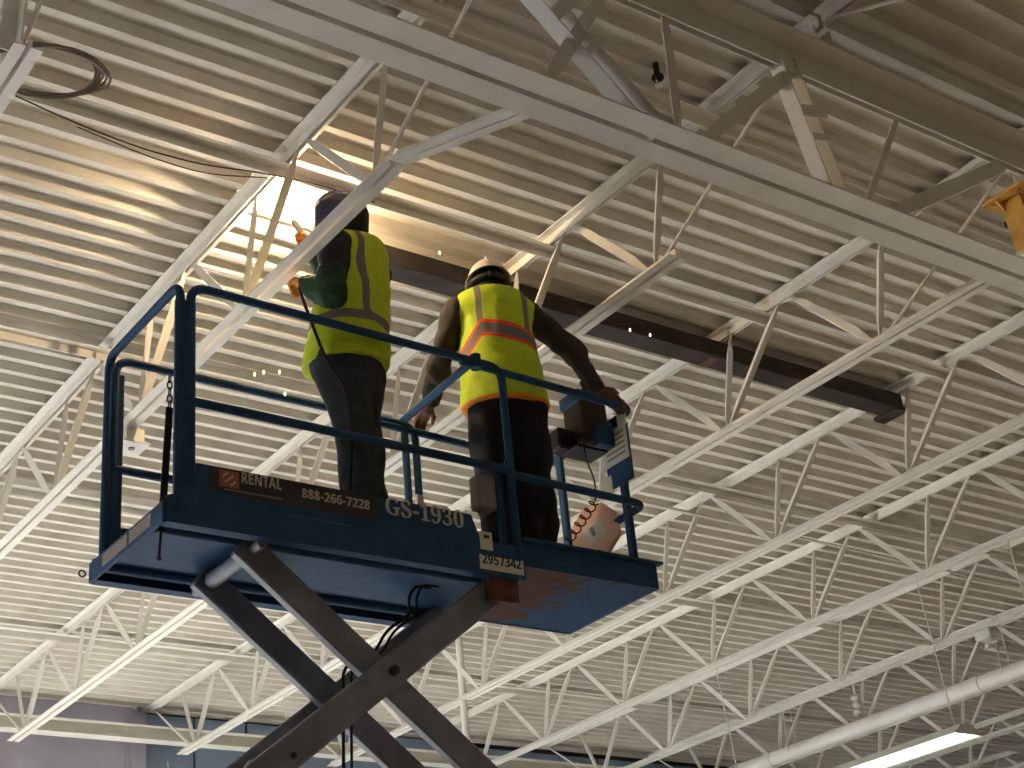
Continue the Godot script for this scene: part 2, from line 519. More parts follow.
func joist(x: float, label: String, ext: int) -> Node3D:
	var zs := GZ + 0.08; var ze := -13.9
	var t := thing("roof_joist", label, "joist", V(x, CHORD, BN[0]), "open-web roof joists of the far bay")
	chord_pair("top_chord_angle", t, V(x, DECK - 0.001, zs), V(x, DECK - 0.001, ze), 0.050, 0.052, false)
	var bs: float = BN[0] + 0.17
	if ext == 2: bs = GZ - 0.13
	chord_pair("bottom_chord_angle", t, V(x, CHORD, bs), V(x, CHORD, -13.22), 0.044, 0.044, true)
	if ext == 1:
		chord_pair("chord_extension", t, V(x, CHORD + 0.004, BN[0] + 0.19), V(x, 3.50, GZ - 0.10), 0.044, 0.044, true, 0.010)
	var yt := DECK - 0.045; var yb := CHORD + 0.030
	for k in TN.size():
		web(t, "wide", V(x, yb, BN[k] - 0.03), V(x, yt, TN[k] + 0.04), 0.3)
		web(t, "wide", V(x, yt, TN[k] - 0.04), V(x, yb, BN[k + 1] + 0.03), 2.0)
	for k in BN.size():
		var nearer: float = BN[k] + 0.16 if k < BN.size() - 1 else BN[k] - 0.26
		web(t, "slim", V(x, yb, BN[k] + 0.01), V(x, yt, nearer), 1.1)
	web(t, "rod", V(x, yb, BN[0] + 0.06), V(x, DECK - 0.03, GZ - 0.02), 0.0)
	web(t, "rod", V(x, yb, BN[7] - 0.06), V(x, DECK - 0.03, -13.85), 0.0)
	var b := MB.new()      # bearing seat on the girder
	b.cube(V(x - 0.052, 4.268, GZ - 0.06), V(x - 0.044, DECK - 0.054, GZ + 0.08)); b.cube(V(x + 0.044, 4.268, GZ - 0.06), V(x + 0.052, DECK - 0.054, GZ + 0.08))
	b.cube(V(x - 0.10, 4.266, GZ - 0.06), V(x + 0.10, 4.274, GZ + 0.08))
	part("bearing_seat", b, M.white, t)
	return t

func roof_joists() -> Array:
	var out := []
	var how := [
		"open-web roof joist at the picture's top-left corner beside the cable coil",
		"open-web roof joist being welded, passing in front of the welder's head",
		"open-web roof joist behind the man in the white hard hat",
		"open-web roof joist where the rusty brown stain marks the dark channel",
		"open-web roof joist at the right end of the dark channel",
		"open-web roof joist that the lit pendant's wire crosses, fifth from the right-hand dark channel end",
		"open-web roof joist carrying the twin-head emergency light",
		"open-web roof joist directly above the thick white pipe",
		"open-web roof joist seen just beyond the lit pendant lamp",
		"white open-web roof joist far back at the lower right, first past the pendant",
		"white open-web roof joist far back at the lower right corner",
		"farthest open-web roof joist at the lower right corner"]
	how[5] = "open-web roof joist from which the lit pendant lamp's wire hangs"
	for k in 12:
		var x := JX + JS * (k - 1)
		if k == 0: x = 1.47
		var jt := joist(x, how[k], 1 if k == 1 else (2 if k == 3 else 0))
		if k == 0:
			var hb := MB.new(); hb.prism(angle_poly(0.06, 0.09, 0.007), frame_to(V(x - 0.03, CHORD + 0.01, BN[0] + 0.10), V(x - 0.03, DECK - 0.06, BN[0] + 0.16), Vector3(0, 0, 1)), 0.57); part("hanger_angle", hb, M.white, jt)
		out.append(jt)
	# the neighbouring bay, on the camera's side of the girder: only one shows
	var x2 := JX + JS
	var t := thing("roof_joist", "sunlit-looking joist end above the girder at the top right edge", "joist", V(x2, CHORD, GZ + 0.1))
	t.set_meta("label", "short lit joist end above the girder's top chord, upper right")
	chord_pair("top_chord_angle", t, V(x2, DECK - 0.001, GZ + 0.10), V(x2, DECK - 0.001, 6.4), 0.050, 0.052, false)
	chord_pair("bottom_chord_angle", t, V(x2, CHORD, -2.1), V(x2, CHORD, 6.2), 0.044, 0.044, true)
	web(t, "rod", V(x2, DECK - 0.03, GZ + 0.12), V(x2, CHORD + 0.03, -2.2), 0.0)
	for k in 6:
		var z := -2.25 + k * 1.2
		web(t, "wide", V(x2, CHORD + 0.03, z), V(x2, DECK - 0.045, z + 0.58), 0.3)
		web(t, "wide", V(x2, DECK - 0.045, z + 0.62), V(x2, CHORD + 0.03, z + 1.2), 2.0)
	return out

func girder() -> void:
	var g := thing("joist_girder", "deep white truss girder crossing the top right of the picture", "girder", V(4.5, 3.48, GZ))
	var x0 := X0 + 0.1; var x1 := X1 - 0.1
	for s in [-1.0, 1.0]:
		var m := MB.new()
		m.prism(flip(angle_poly(0.098, 0.10, 0.010), s, 1, Vector2(s * 0.013, 0)), frame_to(V(x0, 3.48, GZ), V(x1, 3.48, GZ)), x1 - x0)
		part("bottom_chord_angle", m, M.white, g)
		m = MB.new()
		m.prism(flip(angle_poly(0.108, 0.13, 0.010), s, -1, Vector2(s * 0.013, 0)), frame_to(V(x0, 4.265, GZ), V(x1, 4.265, GZ)), x1 - x0)
		part("top_chord_angle", m, M.white, g)
	var yb := 3.53; var yt := 4.21
	# single members in the gap between the chord angles
	var singles := [[3.00, 3.42, yb, yt, 0.045], [3.655, 3.685, yb, yt, 0.035], [3.74, 4.47, yb, yt, 0.05], [4.68, 5.10, yb, yt, 0.026], [4.80, 5.93, yb, yt, 0.055],
		[6.90, 6.25, yb, yt, 0.05], [7.02, 7.05, yb, yt, 0.035], [7.12, 7.90, yb, yt, 0.05], [9.0, 8.3, yb, yt, 0.05], [1.2, 1.9, yb, yt, 0.05], [-0.2, 0.5, yb, yt, 0.05]]
	for s in singles:
		var a := V(s[0], s[2], GZ); var c := V(s[1], s[3], GZ)
		var m := MB.new()
		var w: float = s[4] * 1.25
		var xf := frame_to(a, c, Vector3(0, 0, 1))     # local x lies in the girder's plane, y faces the viewer's side
		m.prism(flip(angle_poly(w, w * 0.7, 0.007), 1, -1, Vector2(-w * 0.5, 0.011)), xf, a.distance_to(c), [[0, 0.6], [0.08, 0.62], [0.2, 1.0], [0.8, 1.0], [0.92, 0.62], [1.0, 0.6]])
		part("web", m, M.white, g)
	# double members with batten plates
	for s in [[2.80, 3.56, 0.060], [4.37, 4.535, 0.050]]:
		var xf := frame_to(V(s[0], yt, GZ), V(s[1], yb, GZ), Vector3(0, 0, 1))
		var ln: float = V(s[0], yt, GZ).distance_to(V(s[1], yb, GZ))
		for d in [-1.0, 1.0]:
			var m := MB.new()
			var sh: float = 0.0 if d < 0 else 0.02
			m.prism(flip(angle_poly(0.05, 0.075, 0.008), 1, 1, Vector2(d * 0.045 - 0.025, -0.0375)), xf * Transform3D(Basis(), Vector3(0, 0, sh)), ln - sh)
			part("web", m, M.white, g)
		for q in [[0.42, 0.055, 0.16], [0.60, 0.03, 0.15]]:
			var m2 := MB.new()
			m2.box(xf * Transform3D(Basis(), Vector3(0.0, 0.0415, ln * q[0])), Vector3(q[2], 0.008, q[1]))
			part("batten_plate", m2, M.white, g)

func bridging() -> void:
	var labels := {
		-4.15: "long white bridging angle seen through the girder webs",
		-5.43: "long white bridging angle beside the welding arc, under the cable",
		-7.46: "long white bridging angle to the right of the lift's control end",
		-9.40: "long white bridging angle crossing below the lift platform's right end",
		-12.06: "farthest long white bridging angle, nearest the back wall"}
	for z in labels:
		var b := MB.new()
		var x0 := -3.0; var x1 := 20.6
		b.prism(flip(angle_poly(0.060, 0.050, 0.005), -1, -1, Vector2(0.023, 0)), frame_to(V(x0, DECK - 0.056, z), V(x1, DECK - 0.056, z)), x1 - x0)
		single("bridging_angle", b, M.white, labels[z], "bridging", "bridging angles under the top chords")
	# bottom chord bridging, far bays
	for q in [[-7.76, "thin white conduit strung below the joists right of the lift", 0.012], ]:
		var b := MB.new()
		b.tube(PackedVector3Array([V(6.4, 4.33, q[0]), V(12, 4.30, q[0] - 0.1), V(20, 4.3, q[0] - 0.2)]), q[2], 8)
		single("conduit", b, M.white, q[1], "conduit")
	# the new unpainted channel that the welder fixes
	var c := thing("steel_channel", "dark unpainted steel channel under the deck behind both men", "channel", V(5.3, 4.27, -5.87))
	var z1 := -5.79; var z2 := -5.93
	var x0 := 3.36; var x1 := JX + JS * 3 + 0.02
	var y0 := 4.285; var y1 := 4.345
	var b := MB.new(); b.cube(V(x0, y0, z2), V(x1, y0 + 0.008, z1)); part("channel_web", b, M.raw, c)
	for zz in [[z1 - 0.008, z1], [z2, z2 + 0.008]]:
		b = MB.new(); b.cube(V(x0, y0 + 0.008, zz[0]), V(x1, y1 + 0.05, zz[1])); part("channel_flange", b, M.raw, c)
	for k in [2, 3]:
		b = MB.new()
		var x: float = JX + JS * (k - 1)
		b.cube(V(x - 0.09, y0 - 0.008, z2 + 0.01), V(x - 0.03, y0, z1 - 0.01)); part("weld_plate", b, M.rust, c, "rusty brown weld plate")
	b = MB.new(); b.cube(V(x1 - 0.10, y0 - 0.03, z2 - 0.04), V(x1, y0, z1 + 0.03)); part("end_plate", b, M.raw, c)

# ---------------------------------------------------------------- scissor lift
const ZN := -5.12
const ZF := -5.83
func lettering(text: String, size: float, at: Vector3, mat: Material, parent: Node, squeeze := 1.0, face := "Droid Sans", bold := 800) -> void:
	var tm := TextMesh.new()
	var f := SystemFont.new()
	f.font_names = PackedStringArray([face])
	f.font_weight = bold
	tm.font = f
	tm.text = text
	tm.font_size = 64
	tm.pixel_size = size / 46.0
	tm.depth = 0.0016
	tm.horizontal_alignment = HORIZONTAL_ALIGNMENT_LEFT
	tm.vertical_alignment = VERTICAL_ALIGNMENT_BOTTOM
	var o := MeshInstance3D.new()
	o.name = "lettering"
	o.mesh = tm
	o.material_override = mat
	parent.add_child(o, true)
	o.transform = Transform3D(Basis(Vector3(squeeze, 0, 0), Vector3(0, 1, 0), Vector3(0, 0, 1)), at - at_world(parent))

func lift() -> void:
	var L := thing("scissor_lift", "blue scissor lift with its platform raised under the roof joists", "scissor lift", Vector3(3.3, 0, -5.475))
	var b: MB
	# platform: shallow tray with a recessed underside
	b = MB.new()
	b.cube(V(2.30, 2.40, ZF + 0.01), V(3.95, 2.425, ZN - 0.01))
	var floor_ := part("platform_floor", b, M.blue, L)
	b = MB.new()
	for z in [ZN - 0.16, ZF + 0.10]:
		b.tube(PackedVector3Array([V(2.32, 2.393, z), V(3.9, 2.393, z)]), 0.022, 10)
	part("underside_rail", b, M.blue, floor_)
	# side panels with the lettering
	for near in [true, false]:
		var z := ZN if near else ZF
		b = MB.new()
		var poly := PackedVector2Array([Vector2(2.30, 2.352), Vector2(3.965, 2.352), Vector2(3.965, 2.505), Vector2(3.74, 2.505), Vector2(3.70, 2.615), Vector2(2.42, 2.615), Vector2(2.41, 2.50), Vector2(2.30, 2.46)])
		var pp := PackedVector2Array()
		for q in poly: pp.append(Vector2(q.x, q.y + EYE))
		b.prism(pp, Transform3D(Basis(), Vector3(0, 0, z - 0.006)), 0.012)
		b.cube(V(2.30, 2.352, z - (0.05 if near else 0.0)), V(3.965, 2.36, z + (0.0 if near else 0.05)), 0.002)
		var sp := part("side_panel", b, M.blue, L)
		if near:
			var zt := z + 0.0065
			b = MB.new(); b.cube(V(2.47, 2.505, z + 0.006), V(3.235, 2.612, zt + 0.0005), 0.0); part("banner", b, M.banner, sp, "black banner strip")
			b = MB.new(); b.cube(V(2.515, 2.535, zt), V(2.60, 2.605, zt + 0.001), 0.0); part("logo", b, M.logo, sp, "faded orange square logo")
			var o := MB.new()
			for s in [[-0.024, 0.03], [0.0, 0.05], [0.024, 0.03]]:
				o.box(Transform3D(Basis(Vector3(0, 0, 1), deg_to_rad(40)), V(2.557 + s[0] * 0.7, 2.57 + s[0] * -0.7, zt + 0.0013)), Vector3(s[1], 0.008, 0.0008), 0.0)
			part("logo_strokes", o, M.letter, sp)
			lettering("RENTAL", 0.046, V(2.607, 2.549, zt + 0.001), M.letter, sp, 0.76)
			b = MB.new(); b.cube(V(2.535, 2.522, zt + 0.0008), V(2.79, 2.529, zt + 0.0015), 0.0); part("rule", b, M.band, sp)
			lettering("888-266-7228", 0.040, V(2.875, 2.535, zt + 0.001), M.letter, sp, 0.93)
			lettering("GS-1930", 0.080, V(3.262, 2.517, zt), M.letter, sp, 0.92, "Droid Serif")
			b = MB.new(); b.cube(V(3.725, 2.372, zt), V(3.955, 2.438, zt + 0.001), 0.0); part("number_plate", b, M.label, sp, "white number sticker")
			lettering("2957342", 0.044, V(3.737, 2.383, zt + 0.001), M.ink, sp, 0.88)
			b = MB.new(); b.cube(V(3.735, 2.462, zt), V(3.80, 2.545, zt + 0.001), 0.0); part("warning_sticker", b, M.label, sp, "cream warning sticker")
			b = MB.new(); b.cube(V(3.755, 2.515, zt + 0.001), V(3.785, 2.53, zt + 0.0016), 0.0); part("sticker_print", b, M.ink, sp)
			b = MB.new(); b.cube(V(2.375, 2.415, zt), V(2.40, 2.455, zt + 0.004)); part("latch_plate", b, M.steel, sp)
			b = MB.new(); b.cube(V(2.80, 2.462, zt), V(3.10, 2.464, zt + 0.0006), 0.0); part("scratch", b, M.band, sp)
	# toe boards across the ends
	b = MB.new(); b.cube(V(2.285, 2.352, ZF), V(2.30, 2.44, ZN)); var toe := part("toe_board", b, M.blue, L)
	b = MB.new(); b.cube(V(2.282, 2.372, -5.68), V(2.285, 2.424, -5.44), 0.0); part("label_strip", b, M.band, toe)
	b = MB.new(); b.cube(V(2.282, 2.372, -5.42), V(2.285, 2.424, -5.22), 0.0); part("label_strip", b, M.band, toe)
	b = MB.new()
	var eye := PackedVector3Array()
	for k in 10: eye.append(V(2.262 + 0.014 * cos(TAU * k / 10), 2.395 + 0.014 * sin(TAU * k / 10), ZF - 0.01))
	b.tube(eye, 0.004, 6, true); part("eye_bolt", b, M.dark_steel, L)
	# guard rails
	var R := 0.019
	b = MB.new(); b.tube(rounded([V(2.395, 2.45, ZN), V(2.395, 3.405, ZN), V(3.94, 3.385, ZN), V(3.94, 2.45, ZN)], 0.075), R)
	b.tube(PackedVector3Array([V(2.395, 2.88, ZN), V(3.94, 2.87, ZN)]), R)
	b.tube(rounded([V(3.84, 2.872, ZN), V(3.90, 2.874, ZN), V(3.934, 2.93, ZN)], 0.03), 0.010)
	part("guard_rail", b, M.blue, L)
	b = MB.new(); b.tube(rounded([V(2.375, 2.45, ZF), V(2.375, 3.405, ZF), V(3.92, 3.395, ZF), V(3.92, 2.45, ZF)], 0.075), R)
	b.tube(PackedVector3Array([V(2.375, 2.88, ZF), V(3.92, 2.87, ZF)]), R)
	b.tube(PackedVector3Array([V(3.86, 3.39, ZF), V(3.86, 2.45, ZF)]), R)
	part("guard_rail", b, M.blue, L)
	b = MB.new(); b.tube(rounded([V(2.35, 2.40, ZN), V(2.35, 3.405, ZN), V(2.345, 3.405, ZF), V(2.345, 2.40, ZF)], 0.075), R)
	part("end_rail", b, M.blue, L)
	# foot plates joining the twin posts
	for z in [ZN, ZF]:
		b = MB.new(); b.cube(V(2.328, 2.40, z - 0.012), V(2.415, 3.33, z + 0.012), 0.006); part("post_plate", b, M.blue, L)
	# cross rail where the extension starts
	b = MB.new(); b.tube(PackedVector3Array([V(3.80, 3.40, ZN - 0.01), V(3.84, 3.40, ZF)]), R)
	b.tube(rounded([V(3.80, 3.42, ZN + 0.0), V(3.80, 3.35, ZN + 0.0)], 0.02), 0.026)
	part("cross_rail", b, M.blue, L)
	# roll-out extension deck
	b = MB.new()
	b.cube(V(3.60, 2.43, ZF + 0.02), V(4.74, 2.445, ZN - 0.02))
	var ext := part("extension_deck", b, M.blue, L)
	b = MB.new(); b.quad(V(3.60, 2.4295, ZN - 0.022), V(4.735, 2.4295, ZN - 0.022), V(4.735, 2.4295, ZF + 0.022), V(3.60, 2.4295, ZF + 0.022), Vector3.DOWN)
	part("underside", b, peeled_paint(), ext, "blue paint peeled to brown primer")
	b = MB.new()
	b.cube(V(3.97, 2.425, ZN - 0.022), V(4.745, 2.545, ZN - 0.012)); b.cube(V(3.97, 2.543, ZN - 0.03), V(4.775, 2.555, ZN + 0.012), 0.003)
	part("extension_side", b, M.blue, L)
	b = MB.new()
	b.cube(V(3.97, 2.425, ZF + 0.012), V(4.745, 2.545, ZF + 0.022)); b.cube(V(3.97, 2.543, ZF - 0.012), V(4.775, 2.555, ZF + 0.03), 0.003)
	part("extension_side", b, M.blue, L)
	b = MB.new(); b.cube(V(4.735, 2.425, ZF + 0.012), V(4.748, 2.55, ZN - 0.012)); part("toe_board", b, M.blue, L)
	b = MB.new()
	b.tube(rounded([V(3.72, 3.375, ZN - 0.004), V(4.72, 3.345, ZN - 0.004), V(4.74, 3.345, ZF + 0.004), V(3.60, 3.375, ZF + 0.004)], 0.07), R)
	b.tube(rounded([V(3.94, 2.853, ZN - 0.004), V(4.72, 2.84, ZN - 0.004), V(4.74, 2.84, ZF + 0.004), V(3.60, 2.855, ZF + 0.004)], 0.07), R)
	part("extension_rail", b, M.blue, L)
	for z in [-5.25, -5.72]:
		b = MB.new(); b.cube(V(4.705, 2.54, z - 0.022), V(4.735, 3.345, z + 0.022), 0.006); part("extension_post", b, M.blue, L)
	# sticker board on the end of the extension
	b = MB.new(); b.cube(V(4.69, 2.985, -5.33), V(4.70, 3.28, -5.145)); var board := part("sticker_board", b, M.blue, L)
	b = MB.new(); b.cube(V(4.687, 3.10, -5.325), V(4.69, 3.28, -5.15), 0.0); part("white_sticker", b, M.label, board)
	for k in 5:
		b = MB.new(); b.cube(V(4.6862, 3.13 + k * 0.028, -5.31), V(4.687, 3.14 + k * 0.028, -5.17), 0.0); part("sticker_print", b, M.band, board)
	b = MB.new(); b.cube(V(4.68, 3.27, -5.20), V(4.69, 3.40, -5.14)); part("white_sticker", b, M.label, board)
	b = MB.new(); b.cube(V(4.672, 3.355, -5.19), V(4.68, 3.385, -5.15)); part("warning_sticker", b, M.yellow, board)
	b = MB.new(); b.cube(V(4.688, 2.95, -5.36), V(4.692, 3.06, -5.30), 0.001); part("warning_sticker", b, M.label, board)
	# operator's control box
	b = MB.new()
	b.cube(V(4.54, 3.25, -5.44), V(4.70, 3.44, -5.28), 0.012)
	var cb := part("control_box", b, M.leather, L, "dark brown control box")
	b = MB.new(); b.cube(V(4.53, 3.43, -5.45), V(4.69, 3.50, -5.29), 0.01); part("box_cover", b, M.blue, cb)
	b = MB.new(); b.cube(V(4.60, 3.19, -5.30), V(4.71, 3.30, -5.24), 0.006); part("box_cover", b, M.blue, cb)
	b = MB.new(); b.cube(V(4.44, 3.19, -5.46), V(4.56, 3.30, -5.36), 0.01); part("box_foot", b, M.black, cb)
	b = MB.new(); b.cube(V(4.50, 3.18, -5.44), V(4.69, 3.195, -5.30), 0.006); part("mounting_tray", b, M.black, cb)
	b = MB.new(); b.lathe([Vector2(0, 0.0), Vector2(0.016, 0.0), Vector2(0.012, 0.05), Vector2(0.02, 0.06), Vector2(0.02, 0.075), Vector2(0, 0.08)], Transform3D(Basis(), V(4.62, 3.50, -5.34)), 10); part("joystick", b, M.black, cb)
	# manual box on the rail behind the platform's near post
	b = MB.new(); b.cube(V(3.775, 2.68, ZN - 0.10), V(3.875, 2.84, ZN - 0.03), 0.008); var mb_ := part("manual_box", b, M.band, L, "grey document box")
	b = MB.new(); b.cube(V(3.885, 2.45, ZN - 0.06), V(3.91, 2.86, ZN - 0.03)); part("bracket", b, M.blue, mb_)
	# foot pedal and latch bar
	b = MB.new(); b.cube(V(3.86, 2.72, ZF + 0.05), V(3.90, 3.0, ZF + 0.07)); part("latch_bar", b, M.lamp_white, L, "pale latch bar")
	# entry chain and strap
	for k in 5:
		b = MB.new()
		var c := V(2.345, 3.005 - k * 0.030, -5.20)
		var ring := PackedVector3Array()
		for s in 12:
			var an := TAU * s / 12
			var d := Vector3(0, sin(an) * 0.019, cos(an) * 0.010)
			if k % 2: d = Vector3(cos(an) * 0.010, sin(an) * 0.019, 0)
			ring.append(c + d)
		b.tube(ring, 0.0032, 6, true)
		part("chain_link", b, M.dark_steel, L)
	b = MB.new(); b.prism(PackedVector2Array([Vector2(-0.014, -0.004), Vector2(0.014, -0.004), Vector2(0.014, 0.004), Vector2(-0.014, 0.004)]), frame_to(V(2.345, 2.875, -5.20), V(2.31, 2.335, -5.185), Vector3(0, 0, 1)), 0.54)
	part("strap", b, M.black, L)
	b = MB.new(); b.tube(PackedVector3Array([V(2.311, 2.345, -5.185), V(2.305, 2.235, -5.19)]), 0.006, 6); b.sphere(V(2.305, 2.23, -5.19), Vector3.ONE * 0.011); part("hook", b, M.dark_steel, L)
	# coiled control cord
	var cc := PackedVector3Array()
	for k in 121:
		var t := k / 120.0
		var c := V(4.26, 2.57, -5.22).lerp(V(4.50, 2.86, -5.22), t)
		cc.append(c + Vector3(0.7, -0.5, 0).normalized() * 0.021 * cos(t * TAU * 7) + Vector3(0, 0, 1) * 0.021 * sin(t * TAU * 7))
	b = MB.new(); b.tube(cc, 0.0038, 6); b.tube(rounded([V(4.50, 2.86, -5.22), V(4.53, 2.98, -5.24), V(4.50, 3.08, -5.25), V(4.52, 3.20, -5.28)], 0.05), 0.0038, 6)
	part("coiled_cord", b, M.black, L)
	# scissor stack: four levels of crossed arms, outer and inner pairs
	var span0 := 2.72; var span1 := 3.88
	var tops := [2.347, 1.447, 0.70, -0.05, -0.80]
	var zo := [-5.20, -5.70]; var zi := [-5.265, -5.635]
	for k in 4:
		var ya: float = tops[k]; var yb: float = tops[k + 1]
		for z in zo: arm(L, V(span1, ya, z), V(span0, yb, z))
		for z in zi: arm(L, V(span0, ya, z), V(span1, yb, z))
		for q in [Vector2(span0, yb), Vector2(span1, yb), Vector2((span0 + span1) * 0.5, (ya + yb) * 0.5)]:
			b = MB.new(); b.tube(PackedVector3Array([V(q.x, q.y, -5.155), V(q.x, q.y, -5.745)]), 0.020, 12); part("pivot_pin", b, M.dark_steel, L)
		b = MB.new()
		for z in [-5.168, -5.732]:
			b.tube(PackedVector3Array([V(span0 + 0.12, yb + 0.077, z), V(span0 + 0.12, yb + 0.077, z + 0.006)]), 0.012, 10)
		part("bolt_head", b, M.black, L)
	b = MB.new(); b.tube(PackedVector3Array([V(span0, 2.345, -5.155), V(span0, 2.345, -5.745)]), 0.022, 14)
	b.tube(PackedVector3Array([V(span0, 2.345, -5.30), V(span0, 2.345, -5.60)]), 0.034, 14)
	part("roller_bar", b, M.arm, L)
	b = MB.new(); b.tube(PackedVector3Array([V(span1, 2.305, -5.15), V(span1, 2.305, -5.75)]), 0.022, 14); part("roller_bar", b, M.arm, L)
	# bracket and peeled paint under the extension
	b = MB.new(); b.cube(V(3.78, 2.24, -5.76), V(3.94, 2.42, -5.735)); part("hinge_bracket", b, M.rust, L, "rusty brown hinge bracket")
	b = MB.new(); b.cube(V(3.78, 2.25, -5.165), V(3.94, 2.36, -5.14)); part("hinge_bracket", b, M.rust, L, "rusty brown hinge bracket")
	# hoses under the platform
	b = MB.new()
	b.tube(rounded([V(3.70, 2.40, -5.46), V(3.62, 2.40, -5.46), V(3.58, 2.34, -5.46), V(3.585, 2.26, -5.46), V(3.46, 2.18, -5.46), V(3.39, 2.06, -5.46), V(3.24, 2.0, -5.46), V(3.22, 1.5, -5.46), V(3.25, 0.75, -5.46)], 0.06), 0.007, 8)
	b.tube(rounded([V(3.72, 2.40, -5.43), V(3.635, 2.395, -5.43), V(3.60, 2.33, -5.43), V(3.60, 2.25, -5.43), V(3.475, 2.17, -5.43), V(3.41, 2.05, -5.43), V(3.26, 1.99, -5.43), V(3.24, 1.5, -5.43), V(3.28, 0.75, -5.43)], 0.06), 0.006, 8)
	part("hose", b, M.rubber, L)
	# chassis on the slab
	b = MB.new()
	b.cube(Vector3(2.42, 0.18, -5.82), Vector3(4.10, 0.62, -5.13), 0.03)
	var ch := part("chassis", b, M.blue, L)
	b = MB.new(); b.cube(Vector3(2.50, 0.62, -5.76), Vector3(4.02, 0.72, -5.19), 0.02); part("chassis_top", b, M.arm, ch)
	for x in [2.62, 3.90]:
		for z in [-5.10, -5.85]:
			b = MB.new()
			b.lathe([Vector2(0, -0.055), Vector2(0.09, -0.055), Vector2(0.15, -0.05), Vector2(0.162, -0.035), Vector2(0.162, 0.035), Vector2(0.15, 0.05), Vector2(0.09, 0.055), Vector2(0, 0.055)], Transform3D(Basis(Vector3(1, 0, 0), PI / 2), Vector3(x, 0.163, z)), 20)
			var w := part("wheel", b, M.rubber, L)
			b = MB.new(); b.lathe([Vector2(0, -0.06), Vector2(0.07, -0.06), Vector2(0.08, -0.05), Vector2(0.08, 0.05), Vector2(0.07, 0.06), Vector2(0, 0.06)], Transform3D(Basis(Vector3(1, 0, 0), PI / 2), Vector3(x, 0.163, z)), 14); part("hub", b, M.steel, w)

func peeled_paint() -> StandardMaterial3D:
	# blue paint flaked off in ragged patches at the inner end
	var im := Image.create(384, 256, false, Image.FORMAT_RGB8)
	var nz := FastNoiseLite.new(); nz.seed = 31; nz.frequency = 0.018; nz.fractal_octaves = 4
	var fine := FastNoiseLite.new(); fine.seed = 5; fine.frequency = 0.06
	for y in 256:
		for x in 384:
			var edge := 0.66 + 0.30 * nz.get_noise_2d(x, y * 1.6)
			var g := fine.get_noise_2d(x, y)
			var c := Color(0.12, 0.235, 0.35).lightened(0.02 + 0.03 * g)
			if x / 384.0 < edge: c = Color(0.29, 0.185, 0.15).darkened(0.08 + 0.12 * g)
			im.set_pixel(x, y, c)
	var m := StandardMaterial3D.new()
	m.albedo_texture = ImageTexture.create_from_image(im); m.roughness = 0.8; m.metallic_specular = 0.3; m.texture_repeat = false
	return m

func arm(parent: Node, a: Vector3, b: Vector3) -> void:
	var d := (b - a).normalized()
	var m := MB.new()
	var aa := a - d * 0.05; var bb := b + d * 0.05
	m.box(Transform3D(frame_to(aa, bb, Vector3(0, 0, 1)).basis, (aa + bb) * 0.5), Vector3(0.125, 0.050, aa.distance_to(bb)), 0.008)
	part("scissor_arm", m, M.arm, parent)

# ---------------------------------------------------------------- bodies (surface nets over smooth-joined tapered bones)
# prim: {a, b, ra, rb, n (flatten axis), s (flatten factor)}; cut: {p, n} keeps the side n points away from; hole: {a, b, r}
func cap(a: Vector3, b: Vector3, ra: float, rb: float, nrm := Vector3.ZERO, s := 1.0) -> Dictionary:
	return {"a": a, "b": b, "ra": ra, "rb": rb, "n": nrm, "s": s}

